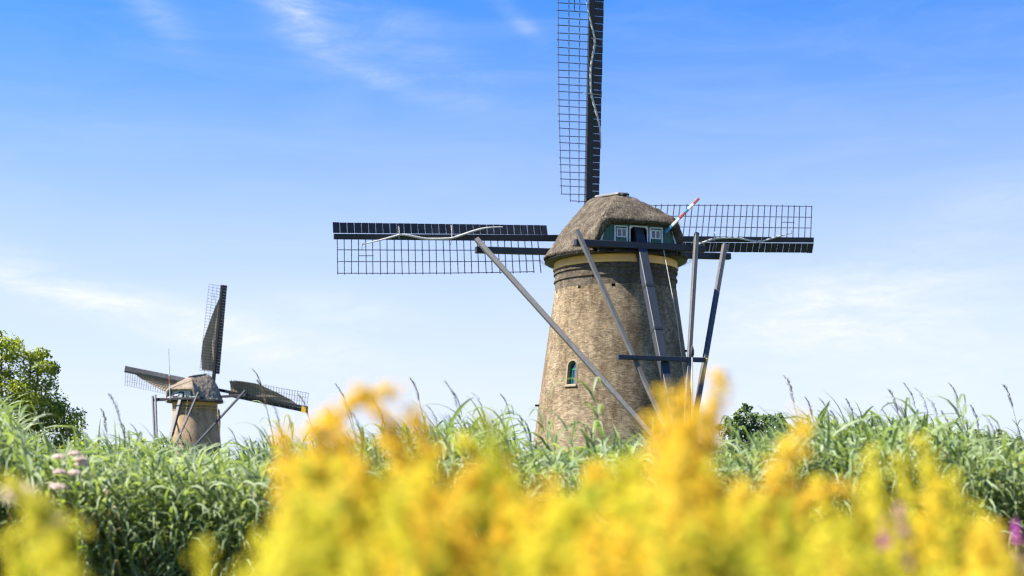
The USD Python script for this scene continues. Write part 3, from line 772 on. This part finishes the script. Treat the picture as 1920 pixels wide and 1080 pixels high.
def plume_mesh(rng, base, la, length):
    """A slim nodding flower head of fine spikelets."""
    n = 70
    ms = []
    s = np.linspace(0, 1, 8)
    e = math.radians(82) - math.radians(42) * s ** 1.4
    d = np.stack([np.cos(e) * math.cos(la), np.cos(e) * math.sin(la), np.sin(e)], 1)
    p = base + np.vstack([np.zeros(3), np.cumsum((d[:-1] + d[1:]) / 2 * length / 7, 0)])
    ms.append(tube(p, [0.002, 0.001], 3, caps=False))
    for k in range(n):
        t = rng.random()
        c = np.array([np.interp(t, s, p[:, q]) for q in range(3)])
        out = 0.035 * length * 2.2 * math.sin(math.pi * min(1, t * 0.9 + 0.12)) * rng.random()
        a = rng.uniform(0, 6.28)
        c = c + np.array((math.cos(a) * out, math.sin(a) * out, -out * 0.2))
        ms.append(blade(rng, c, la + rng.uniform(-.6, .6), math.radians(rng.uniform(35, 85)), rng.uniform(.018, .036), 0.0045, 0.5, 2, 0.2))
    return join(ms), p[-1]


def stalk_parts(seed, H, plume, lean):
    """A bare grass stalk with one narrow leaf and a flower head."""
    return reed_parts(seed, H, 3, lean, plume, 0.55, 0.55)


plant_kinds = stage.CreateClassPrim('/World/plant_kinds')


class Kind:
    """One kind of plant: its parts under a class prim, referenced by every single plant of the kind."""
    def __init__(self, name):
        self.path = numbered('/World/plant_kinds', name)
        UsdGeom.Xform.Define(stage, self.path)
        self.tip = np.zeros(3)

    def plant(self, name, label, category, tip, ground=0.0, group=None, rotz=0.0, root=None):
        """Stands so that its tip reaches the point tip while its root is in the ground."""
        s = (tip[2] - ground) / self.tip[2]
        c, n = math.cos(rotz), math.sin(rotz)
        off = np.array((self.tip[0] * c - self.tip[1] * n, self.tip[0] * n + self.tip[1] * c)) * s
        p = thing(name, label, category, (tip[0] - off[0], tip[1] - off[1], ground), math.degrees(rotz), group, s)
        x = stage.GetPrimAtPath(p)
        x.GetReferences().AddInternalReference(self.path)
        x.SetInstanceable(True)
        return p


# --- reeds
def reed_kind(seed, parts):
    k = Kind('reed_kind')
    stem, leaves, head, k.tip = parts
    obj('stem', stem, 'reed_stem', k.path, smooth=True)
    for l in leaves:
        obj('leaf', l, 'reed', k.path, smooth=True)
    if head is not None:
        obj('flower_head', head, 'plume', k.path)
    return k


tall_reeds = [reed_kind(s, reed_parts(s, 2.0, 9, 0.10 + 0.03 * (s % 4), 0, 1.0, 0.62)) for s in range(6)]
plume_reeds = [reed_kind(s, reed_parts(20 + s, 2.0, 7, 0.12, 0.22, 0.9, 0.6)) for s in range(3)]
stalks = [reed_kind(s, stalk_parts(40 + s, 2.0, 0.17 + .02 * s, 0.12 + .02 * s)) for s in range(4)]

SKY_X = [-300, 0, 45, 75, 120, 200, 300, 400, 470, 560, 700, 850, 960, 1000, 1080, 1200, 1350, 1440, 1500, 1560, 1650, 1720, 1800, 1850, 2300]
SKY_Y = [762, 770, 778, 835, 858, 845, 845, 858, 862, 850, 842, 815, 808, 852, 862, 840, 840, 858, 822, 806, 806, 800, 808, 835, 845]
skyline = lambda px: np.interp(px, SKY_X, SKY_Y)


def reed_bed():
    """The mass of the reeds, which nobody could count: one object."""
    rng = np.random.default_rng(5)
    pi = UsdGeom.PointInstancer.Define(stage, '/World/reed_bed')
    tag(pi.GetPrim(), 'dense grey-green bed of reeds filling the lower part of the view behind the goldenrod', 'reeds', None, 'stuff')
    UsdGeom.Scope.Define(stage, '/World/reed_bed/kinds')
    protos = []
    for k in range(10):
        stem, leaves, head, tip = reed_parts(100 + k, 2.0, 15 + k % 4, 0.08 + 0.025 * (k % 5), 0, 1.0, 0.30)
        root = f'/World/reed_bed/kinds/reed_{k:03d}'
        UsdGeom.Xform.Define(stage, root)
        usdkit.mesh(stage, root + '/stem', stem, M['reed_stem'], smooth=True)
        usdkit.mesh(stage, root + '/leaves', join(leaves), M['reed'], smooth=True)
        protos.append(Sdf.Path(root))
    for k in range(3):                                       # last year's dry stalks among the green
        stem, leaves, head, tip = reed_parts(150 + k, 2.0, 5, 0.16 + 0.05 * k, 0, 0.8, 0.35)
        root = f'/World/reed_bed/kinds/dry_reed_{k:03d}'
        UsdGeom.Xform.Define(stage, root)
        usdkit.mesh(stage, root + '/stem', stem, M['straw'], smooth=True)
        usdkit.mesh(stage, root + '/leaves', join(leaves), M['straw'], smooth=True)
        protos.append(Sdf.Path(root))
    pos, ids, ori, scl = [], [], [], []
    n = 6800
    Y = 10.2 + 17 * rng.random(n) ** 1.7
    px = rng.uniform(-260, 2180, n)
    for y, x in zip(Y, px):
        X = (x - 960) / FPX * y
        top = skyline(x) + rng.normal(0, 12) + 26 * rng.random() ** 2 + (25 if y < 11.5 else 0) * rng.random()
        H = EYE + (HORIZON - top) / FPX * y
        s = H / 2.0
        k = rng.integers(10) if rng.random() < 0.9 else 10 + rng.integers(3)
        pos.append((X, y, -0.05)); ids.append(int(k)); scl.append((s * rng.uniform(.9, 1.15), s * rng.uniform(.9, 1.15), s))
        a = rng.normal(0, 0.55)
        ori.append(Gf.Quath(math.cos(a / 2), 0, 0, math.sin(a / 2)))
    pi.CreatePrototypesRel().SetTargets(protos)
    pi.CreateProtoIndicesAttr(Vt.IntArray(ids))
    pi.CreatePositionsAttr(Vt.Vec3fArray([Gf.Vec3f(*map(float, p)) for p in pos]))
    pi.CreateOrientationsAttr(Vt.QuathArray(ori))
    pi.CreateScalesAttr(Vt.Vec3fArray([Gf.Vec3f(*map(float, p)) for p in scl]))


reed_bed()


# --- trees and bushes
def leaf_cloud(rng, centres, radii, counts, size, flat=0.8):
    """Leaf-sized bent faces spread through clumps; leaves look outwards and upwards."""
    vs = []
    for c, r, n in zip(centres, radii, counts):
        u = rng.normal(size=(n, 3)); u /= np.linalg.norm(u, axis=1, keepdims=True)
        p = c + u * (r * rng.random((n, 1)) ** 0.45) * np.array((1, 1, flat))
        nrm = u * 0.5 + rng.normal(size=(n, 3)) * 0.7 + np.array((-0.15, -0.1, 0.75))
        nrm /= np.linalg.norm(nrm, axis=1, keepdims=True)
        d = np.cross(nrm, rng.normal(size=(n, 3))); d /= np.linalg.norm(d, axis=1, keepdims=True)
        d[:, 2] -= 0.3
        sd = np.cross(d, nrm)
        L = size * rng.uniform(0.65, 1.25, (n, 1)); W = L * 0.34
        a, b = p - d * L / 2, p + d * L / 2
        m = p + nrm * L * -0.06
        vs.append(np.stack([a, m - sd * W + nrm * L * .05, b, m + sd * W + nrm * L * .05], 1).reshape(-1, 3))
    v = np.vstack(vs)
    k = np.arange(len(v) // 4) * 4
    return v, np.vstack([np.stack([k, k + 1, k + 2], 1), np.stack([k, k + 2, k + 3], 1)])


def tree(name, label, category, base, clumps, leaf, mat, per, trunk_r, seed, group=None):
    """clumps: (x, y, z, r) around the base, each fed by a limb."""
    rng = np.random.default_rng(seed)
    t = thing(name, label, category, base, 0, group)
    top = max(c[2] for c in clumps)
    fork = np.array((0.0, 0.0, top * 0.30))
    obj('trunk', tube(smooth_path([(0, 0, -0.2), (0.03, 0.02, top * 0.15), tuple(fork)], 6), [trunk_r * 1.3, trunk_r, trunk_r * .8], 8), 'bark', t, smooth=True)
    limbs, cs, rs, ns = [], [], [], []
    for (x, y, z, r) in clumps:
        c = np.array((x, y, z))
        mid = fork + (c - fork) * 0.5 + np.array((x * .12, y * .12, -0.06 * top))
        limbs.append(tube(smooth_path([fork, mid, c, c + (0, 0, r * .7)], 8), [trunk_r * .55, trunk_r * .3, trunk_r * .1], 5))
        cs.append(c); rs.append(r); ns.append(int(per * r * r))
        for q in range(7):
            u = rng.normal(size=3); u /= np.linalg.norm(u); u[2] = abs(u[2]) * 0.9 - 0.15
            e = c + u * r * rng.uniform(.75, 1.35)
            limbs.append(tube([c, (c + e) / 2 + (0, 0, .03), e], [trunk_r * .1, trunk_r * .05], 3, caps=False))
            cs.append(e); rs.append(r * rng.uniform(.22, .42)); ns.append(int(per * r * r * 0.17))
    obj('limbs', join(limbs), 'bark', t, smooth=True)
    obj('crown', leaf_cloud(rng, cs, rs, ns, leaf), mat, t)
    return t


lt = pix(5, 928, 25.0)
rngt = np.random.default_rng(8)
cl = [(-0.5, 0, 3.95, .5), (0.05, -.2, 4.15, .42), (0.45, 0.1, 3.75, .5), (-1.0, 0.1, 3.5, .55), (-0.2, -.5, 3.3, .6), (0.75, -.2, 3.15, .5), (1.02, .2, 2.85, .42), (0.3, .5, 3.0, .6), (-1.3, 0, 2.8, .6),
      (-0.5, -.6, 2.5, .6), (0.45, -.5, 2.4, .55), (0.95, 0, 2.25, .48), (-1.1, -.3, 1.9, .55), (0.1, -.5, 1.75, .55), (0.75, -.2, 1.6, .45), (-0.4, 0.4, 3.2, .6), (1.15, 0.1, 2.5, .26), (0.6, 0.1, 4.05, .2), (-.75, -.1, 4.3, .25)]
tree('green_tree', 'leafy bright green tree at the left edge, in front of the sky', 'tree', (lt[0], 25.0, 0), cl, 0.048, 'tree_leaf', 5200, 0.09, 3)

rb = pix(1405, 928, 31.0)
cl = [(-0.38, 0, 3.0, .32), (0.5, 0, 3.05, .28), (-0.12, 0, 3.25, .28), (0.16, .1, 3.1, .28), (0.0, -.2, 2.7, .36), (-0.3, 0.1, 2.3, .36), (0.32, 0, 2.6, .3), (0.1, 0, 2.1, .4), (0.45, 0, 2.1, .34), (-0.45, 0, 1.9, .34), (-0.05, .1, 3.5, .12), (0.55, .1, 2.6, .28), (0.62, 0, 2.15, .34), (-.5, .1, 2.55, .25), (.35, .1, 3.0, .22)]
tree('dark_bush', 'dark green bushy shrub just right of the big windmill', 'bush', (rb[0], 31.0, 0), cl, 0.075, 'bush_leaf', 3600, 0.05, 4)
rb = pix(1457, 928, 29.0)
cl = [(0.0, 0, 3.15, .16), (0.04, 0, 2.9, .22), (-0.05, 0, 2.6, .26), (0.1, .05, 2.35, .3), (-.08, 0, 2.0, .34)]
tree('young_tree', 'slim pointed young tree beside the dark bush right of the big windmill', 'tree', (rb[0], 29.0, 0), cl, 0.07, 'bush_leaf', 3800, 0.04, 5)
for px, y, Y, w, lab in ((1660, 838, 16.0, .45, 'low leafy bramble bush behind the reeds, between the slim young tree and the right-hand thicket'),
                         (1765, 800, 15.0, .5, 'tallest leafy bramble bush topping the reeds on the right'),
                         (1850, 812, 14.0, .5, 'bramble bush with sprays of small leaves just left of the fence post'),
                         (1925, 838, 15.0, .5, 'bramble bush around the fence post at the right edge')):
    b = pix(px, y, Y)
    rg = np.random.default_rng(px)
    H = b[2]
    cl = [(rg.uniform(-w, w), rg.uniform(-.3, .3), H - 0.18 - abs(rg.normal(0, .12)), rg.uniform(.14, .24)) for _ in range(8)] + [(rg.uniform(-w, w), rg.uniform(-.3, .3), H * .65, .32) for _ in range(5)]
    tree('bramble_bush', lab, 'bush', (b[0], Y, 0), cl, 0.05, 'bramble_leaf', 3600, 0.02, px)
for px, y, Y, lab in ((170, 822, 22.0, 'low green shrub between the left tree and the distant windmill'), (272, 832, 24.0, 'low green shrub at the foot of the distant windmill')):
    b = pix(px, y, Y)
    rg = np.random.default_rng(px)
    cl = [(rg.uniform(-.5, .5), rg.uniform(-.3, .3), b[2] - 0.2 - abs(rg.normal(0, .12)), rg.uniform(.18, .3)) for _ in range(7)] + [(rg.uniform(-.5, .5), 0, b[2] * .6, .35) for _ in range(4)]
    tree('low_shrub', lab, 'shrub', (b[0], Y, 0), cl, 0.06, 'tree_leaf', 3000, 0.03, px)

# --- the fence post at the right edge
fp = pix(1911, 818, 19.0)
p = thing('fence_post', 'black fence post rising from the bushes at the right edge', 'post', (fp[0], fp[1], 0))
obj('post', bx(-.03, .03, -.03, .03, -.2, fp[2], .008), 'tar', p)
obj('crosspiece', bx(-.05, .05, -.045, -.031, fp[2] - .22, fp[2] - .14, .004), 'tar', p)

# --- single reeds and grass stalks that stand above the mass
STALKS = [(474, 693), (483, 716), (630, 722), (613, 766), (644, 752), (770, 712), (835, 717), (887, 738), (835, 780), (848, 735), (205, 742), (190, 768), (246, 796), (560, 742), (700, 752),
          (1471, 706), (1510, 746), (1538, 750), (1587, 750), (1603, 775), (1632, 782), (1667, 733), (1695, 720), (1717, 729), (1780, 720), (1882, 724), (1821, 762), (1844, 778), (1899, 788), (1558, 772),
          (1655, 770), (1740, 748), (1866, 800), (940, 742), (1180, 800), (120, 800), (345, 800), (430, 805)]
PLUMED = [(500, 745), (655, 770), (1680, 760), (1615, 800), (225, 790), (800, 760), (1765, 772)]
REEDS = [(1108, 716, 9.4), (1012, 778, 10), (1060, 795, 9), (1095, 800, 9.6), (1160, 812, 9), (1125, 806, 10), (940, 768, 9), (905, 775, 9.5), (870, 788, 10), (975, 782, 10), (1035, 815, 9), (1380, 812, 9), (1408, 830, 8.6),
         (1365, 790, 9.5), (1500, 800, 9), (1530, 790, 9), (1550, 782, 10), (1690, 758, 9.2), (1792, 748, 9.4), (1800, 770, 9), (1725, 780, 9), (1640, 790, 9), (1570, 800, 8.8), (12, 762, 7.6), (30, 770, 7.4), (48, 790, 7.6),
         (-10, 756, 7.6), (240, 818, 9), (545, 790, 10), (590, 800, 10), (720, 800, 10), (780, 795, 10), (500, 822, 9), (470, 835, 9), (1455, 835, 9), (1850, 808, 9), (1880, 818, 9)]
rs = random.Random(2)


def zone(px):
    """Where something stands, named by what can be found in the view."""
    for x, w in ((60, 'below the left tree'), (300, 'between the left tree and the distant mill'), (420, 'in front of the distant mill'), (580, 'under the distant mill\'s right sail'),
                 (860, 'under the left sail of the big mill'), (1000, 'at the left foot of the big mill'), (1180, 'in front of the big brick tower'), (1340, 'below the tail pole of the big mill'),
                 (1480, 'in front of the dark bush on the right'), (1640, 'under the right sail of the big mill'), (1800, 'before the bramble thicket on the right')):
        if px < x:
            return w
    return 'near the fence post at the right edge'


for i, (px, y) in enumerate(STALKS):
    Y = rs.uniform(12, 16)
    stalks[i % 4].plant('grass_stalk', f'thin grass stalk with nodding seed head, {zone(px)}', 'grass stalk', pix(px, y, Y), -0.02, f'grass stalks {zone(px)}', rs.uniform(-.5, .5))
for i, (px, y) in enumerate(PLUMED):
    plume_reeds[i % 3].plant('flowering_reed', f'leafy reed with a brownish feathery plume, {zone(px)}', 'reed', pix(px, y, rs.uniform(11, 13)), -0.02, f'plumed reeds {zone(px)}', rs.uniform(-.5, .5))
for i, (px, y, Y) in enumerate(REEDS):
    lab = 'tall single reed with a bent leafy tip crossing the brick tower below its arched window' if i == 0 else f'green leafy reed rising above the bed, {zone(px)}'
    tall_reeds[i % 6].plant('reed_stem', lab, 'reed', pix(px, y, Y * 1.28), -0.02, None if i == 0 else f'single reeds {zone(px)}', rs.uniform(-.6, .6))


# --- goldenrod
OCT = (np.array([(1, 0, 0), (-1, 0, 0), (0, 1, 0), (0, -1, 0), (0, 0, 1), (0, 0, -1)], float), np.array([(0, 2, 4), (2, 1, 4), (1, 3, 4), (3, 0, 4), (2, 0, 5), (1, 2, 5), (3, 1, 5), (0, 3, 5)]))


def florets(rng, pts, size):
    n = len(pts)
    s = size * rng.uniform(.6, 1.3, (n, 1, 1)) * rng.uniform(.7, 1.3, (n, 1, 3))
    v = (pts[:, None] + OCT[0][None] * s).reshape(-1, 3)
    return v, (OCT[1][None] + (np.arange(n) * 6)[:, None, None]).reshape(-1, 3)


def goldenrod_kind(seed, mat, plume=0.30, spread=0.11, nod=0.5, nbr=30, one_sided=0.5):
    rng = np.random.default_rng(seed)
    k = Kind('goldenrod_kind')
    H = 1.5
    la = rng.uniform(-0.5, 0.5) + math.pi
    z = np.linspace(0, 1, 8)
    stem = np.stack([0.05 * z ** 2 * math.cos(la), 0.05 * z ** 2 * math.sin(la), H * z], 1)
    s = np.linspace(0, 1, 12)
    e = math.radians(86) - nod * s ** 1.6
    d = np.stack([np.cos(e) * math.cos(la), np.cos(e) * math.sin(la), np.sin(e)], 1)
    ax = stem[-1] + np.vstack([np.zeros(3), np.cumsum((d[:-1] + d[1:]) / 2 * plume / 11, 0)])
    obj('stem', tube(np.vstack([stem, ax[1:]]), [0.006, 0.005, 0.003, 0.001], 5), 'rod_leaf', k.path, smooth=True)
    rg = random.Random(seed)
    lv = []
    for q in range(28):
        t = 0.35 + 0.65 * (q + rg.random()) / 28
        b = np.array([np.interp(t, z, stem[:, c]) for c in range(3)])
        lv.append(blade(rg, b, q * 2.4 + rg.uniform(-.4, .4), math.radians(rg.uniform(25, 60)), rg.uniform(.06, .11), rg.uniform(.012, .018), math.radians(rg.uniform(20, 70)), 4, .2))
    obj('leaves', join(lv), 'rod_leaf', k.path, smooth=True)
    tw, pts = [], []
    for q in range(nbr):
        t = (q + rng.random()) / nbr
        b = np.array([np.interp(t, s, ax[:, c]) for c in range(3)])
        a = la + (rng.normal(0, 0.9) if rng.random() < one_sided else rng.uniform(-math.pi, math.pi))
        L = spread * 0.85 * (1.05 - t) * rng.uniform(.6, 1.3) + 0.010
        u = np.linspace(0, 1, 6)
        el = math.radians(rng.uniform(40, 65)) - math.radians(rng.uniform(50, 95)) * u
        dd = np.stack([np.cos(el) * math.cos(a), np.cos(el) * math.sin(a), np.sin(el)], 1)
        br = b + np.vstack([np.zeros(3), np.cumsum((dd[:-1] + dd[1:]) / 2 * L / 5, 0)])
        tw.append(tube(br, [0.0012, 0.0006], 3, caps=False))
        m = max(6, int(L * 360))
        w = rng.random(m) ** 0.8
        c = np.stack([np.interp(w, u, br[:, i]) for i in range(3)], 1) + rng.normal(0, 1, (m, 3)) * np.array((.008, .008, .006)) + np.array((0, 0, .004))
        pts.append(c)
    w = 0.15 + 0.85 * rng.random(110)
    pts.append(np.stack([np.interp(w, s, ax[:, i]) for i in range(3)], 1) + rng.normal(0, .005, (110, 3)))
    fl = obj('flower_plume', florets(rng, np.vstack(pts), 0.0040), mat, k.path)
    obj('twigs', join(tw), 'rod_leaf', fl)
    k.tip = np.array((ax[-1][0], ax[-1][1], max(ax[:, 2].max(), ax[-1][2]) + 0.006))
    return k


golds = [goldenrod_kind(200 + i, 'gold', p, w, n) for i, (p, w, n) in enumerate(((.28, .10, .5), (.24, .085, .9), (.32, .12, .35), (.20, .06, .3), (.26, .10, 1.6)))]
lemons = [goldenrod_kind(220 + i, 'lemon', p, w, n) for i, (p, w, n) in enumerate(((.30, .12, .5), (.26, .10, .8), (.34, .12, .4)))]
buds = [goldenrod_kind(240 + i, 'bud', p, w, n) for i, (p, w, n) in enumerate(((.30, .10, .4), (.26, .09, .7)))]
spikes = [goldenrod_kind(260, 'gold', .16, .035, .2, 16), goldenrod_kind(261, 'lemon', .18, .04, .2, 16)]
# the plumes the photograph shows singly: column, row of the tip, depth, kind, turn, label
KEY = [
    (742, 734, 2.3, golds[4], 3.0, 'orange-yellow goldenrod plume bent over like a hook, under the left sail of the big windmill'),
    (692, 752, 2.35, golds[1], 0.2, 'upright golden plume just left of the hooked goldenrod plume'),
    (775, 762, 2.3, golds[3], -0.2, 'narrow golden plume just right of the hooked goldenrod plume'),
    (588, 786, 2.3, spikes[0], 0, 'small pointed orange goldenrod tip right of the distant windmill, apart from the larger plumes'),
    (520, 800, 2.4, golds[0], 0.3, 'golden goldenrod plume at the left end of the flowering clump'),
    (640, 790, 2.4, golds[3], 0.6, 'short golden plume between the pointed orange tip and the hooked plume'),
    (1350, 692, 2.2, spikes[0], 2.9, 'tallest goldenrod plume, a narrow finger below the tail pole of the big windmill'),
    (1240, 728, 2.2, golds[2], 0.1, 'broad golden plume covering the foot of the windmill braces, left of the tallest plume'),
    (1290, 722, 2.25, golds[0], 1.2, 'dense golden plume between the tail pole and the tallest plume'),
    (1330, 765, 2.1, golds[1], 2.6, 'golden plume right below the tallest goldenrod plume'),
    (1218, 778, 2.15, golds[2], -0.4, 'golden plume low against the dark side of the brick tower'),
    (1508, 778, 2.3, golds[0], 3.4, 'large orange plume leaning right with its tip under the right sail of the big windmill'),
    (1475, 830, 2.25, golds[2], 3.2, 'orange plume tucked under the large right-leaning plume'),
    (1590, 918, 2.2, golds[4], 3.1, 'orange plume lying almost level, below the reeds on the right'),
    (1628, 838, 2.4, spikes[1], 0, 'slim lemon spike standing alone before the reeds, right of the right-leaning plume'),
    (1718, 814, 2.4, lemons[2], -0.3, 'tall lemon plume in front of the bramble bushes, tallest on the far right'),
    (1690, 850, 2.5, lemons[0], 0.4, 'bushy lemon plume left of the tall lemon plume on the far right'),
    (1782, 886, 2.3, spikes[1], 0.2, 'lemon spike between the tall lemon plume and the right edge'),
    (1868, 980, 2.2, golds[3], 0.0, 'single narrow golden tip low at the right edge, beside the pink flowers'),
    (8, 895, 2.2, lemons[1], 0.3, 'yellow plume cut by the left edge'),
    (52, 925, 2.0, lemons[1], 0.5, 'lemon plume low at the left edge with faded tips'),
    (378, 1012, 1.9, spikes[1], -0.2, 'slim green-yellow goldenrod tip alone before the dark foot of the left reeds'),
    (905, 775, 2.4, buds[0], 0.0, 'green-yellow plume rising against the sky at the left foot of the big windmill'),
    (860, 815, 2.4, lemons[1], 0.2, 'lemon plume under the inner end of the left sail of the big windmill'),
]
for px, y, Y, k, r, lab in KEY:
    k.plant('goldenrod', lab, 'goldenrod', pix(px, y, Y), 0.0, None, r)
GX = [470, 500, 560, 640, 720, 800, 860, 930, 1000, 1060, 1120, 1200, 1260, 1330, 1370, 1420, 1500, 1560, 1620, 1700, 1780, 1840, 1900, 2000]
GY = [880, 850, 840, 825, 815, 830, 840, 835, 865, 865, 832, 800, 765, 785, 850, 855, 860, 890, 865, 850, 890, 950, 990, 1010]
FORM = {k.path: f for ks, fs in ((golds, ('full', 'nodding', 'large', 'narrow', 'hooked')), (lemons, ('full', 'nodding', 'large')), (buds, ('full', 'nodding'))) for k, f in zip(ks, fs)}
FORM = {k: ('an ' if f[0] in 'aeiou' else 'a ') + f for k, f in FORM.items()}
rg = random.Random(11)
for i in range(225):
    px = rg.uniform(520, 1960)
    Y = rg.uniform(1.6, 2.6)
    y = np.interp(px, GX, GY) + 18 + 190 * rg.random() ** 0.9 + (2.1 - Y) * 30
    if 1630 < px < 1730 and Y < 2.55:
        continue
    pick = rg.random()
    lower = (y - np.interp(px, GX, GY)) / 200
    if pick < 0.62 - 0.55 * lower:
        k, tone = rg.choice(golds[:4]), 'golden'
    elif pick < 0.93:
        k, tone = rg.choice(lemons), 'lemon'
    else:
        k, tone = rg.choice(buds), 'budding'
    row = 'upper' if lower < 0.35 else 'middle' if lower < 0.75 else 'bottom'
    k.plant('goldenrod', f'{row} {tone} goldenrod with {FORM[k.path]} plume, {zone(px)}', 'goldenrod', pix(px, y, Y), 0.0, f'{row} {tone} goldenrods with {FORM[k.path]} plume {zone(px)}', rg.uniform(-3.14, 3.14))
for px, y, Y, k in ((15, 1000, 2.1, lemons[0]), (85, 1040, 2.1, spikes[1]), (40, 1050, 2.0, buds[0])):
    k.plant('goldenrod', 'blurred lemon-yellow goldenrod in the bottom left corner', 'goldenrod', pix(px, y, Y), 0.0, 'goldenrods in the bottom left corner', rg.uniform(-3, 3))


# --- loosestrife and hemp agrimony
def spike_kind(seed, mat, n, H=1.45, length=0.048):
    rng = np.random.default_rng(seed)
    rr = random.Random(seed)
    k = Kind('loosestrife_kind')
    obj('stem', tube([(0, 0, 0), (0.01, 0, H * .6), (0, 0, H), (-.005, 0, H + length)], [.005, .004, .002], 5), 'rod_leaf', k.path, smooth=True)
    lv = [blade(rr, np.array((0.008, 0, H * (.4 + .6 * q / 22))), q * 1.57, math.radians(35), rr.uniform(.05, .08), .014, .6, 4) for q in range(22)]
    obj('leaves', join(lv), 'rod_leaf', k.path, smooth=True)
    t = rng.random(n)
    a = rng.uniform(0, 6.28, n)
    r = (.009 * (1.05 - t)) ** 1.0 * rng.uniform(.3, 1.3, n)
    obj('flower_spike', florets(rng, np.stack([np.cos(a) * r - .004 * t, np.sin(a) * r, H + length * t], 1), .0045), mat, k.path)
    k.tip = np.array((0, 0, H + length))
    return k


mag, pnk = spike_kind(1, 'magenta', 240), spike_kind(2, 'pink', 240)
for px, y, Y, k, lab in ((1692, 950, 2.2, pnk, 'tallest dusty pink flower spike among the goldenrod on the right'),
                         (1664, 972, 2.25, mag, 'bright purple flower spike just left of the tallest dusty pink one'),
                         (1698, 1006, 2.2, pnk, 'faded pink flower spike below the tallest dusty pink one'),
                         (1598, 1018, 2.4, pnk, 'small pink flower spike low among the goldenrod, left of the purple spike'),
                         (1908, 980, 3.2, mag, 'vivid magenta flower spike at the right edge, topmost there'),
                         (1886, 998, 3.2, mag, 'magenta flower spike just left of the vivid topmost one at the right edge'),
                         (1812, 1004, 2.8, mag, 'small dark purple flower spike against the shaded foot of the right reeds'),
                         (1914, 1040, 2.4, pnk, 'pink flower spike in the bottom right corner')):
    k.plant('loosestrife', lab, 'flower', pix(px, y, Y))


def agrimony():
    rng = np.random.default_rng(4)
    for px, y, Y, n, lab in ((140, 845, 8.2, 3, 'pale pink flat-headed wildflower in the reeds below the left tree, upper one'), (112, 880, 8.0, 3, 'pale pink flat-headed wildflower lower in the reeds below the left tree'), (50, 905, 2.3, 1, 'blurred pale pink wildflower near the left edge, close to the camera'), (85, 945, 2.3, 1, 'blurred whitish pink wildflower right of the one at the left edge')):
        c = pix(px, y, Y)
        t = thing('hemp_agrimony', lab, 'flower', (c[0], c[1], 0))
        obj('stem', tube([(0.05, 0, 0), (0.02, 0, c[2] * .7), (0, 0, c[2] - .05)], [.006, .004], 5), 'rod_leaf', t, smooth=True)
        rr = random.Random(int(px))
        obj('leaves', join([blade(rr, np.array((0.02, 0, c[2] * (.5 + .45 * q / 16))), q * 1.7, .5, .10, .025, .9, 4) for q in range(16)]), 'rod_leaf', t, smooth=True)
        sc = 1.0 if n > 1 else 0.5
        for q in range(n + 1):
            o = np.array((rng.uniform(-.09, .09), rng.uniform(-.05, .05), rng.uniform(-.10, 0.0))) * sc if q else np.zeros(3)
            m = 160
            a, r = rng.uniform(0, 6.28, m), .034 * sc * np.sqrt(rng.random(m))
            pts = np.stack([np.cos(a) * r, np.sin(a) * r, .012 * sc * (1 - (r / (.034 * sc)) ** 2) + rng.normal(0, .004, m)], 1) + o + np.array((0, 0, c[2] - .02))
            obj('flower_head', florets(rng, pts, .006 * (0.6 + 0.4 * sc)), 'pale_pink', t)


agrimony()
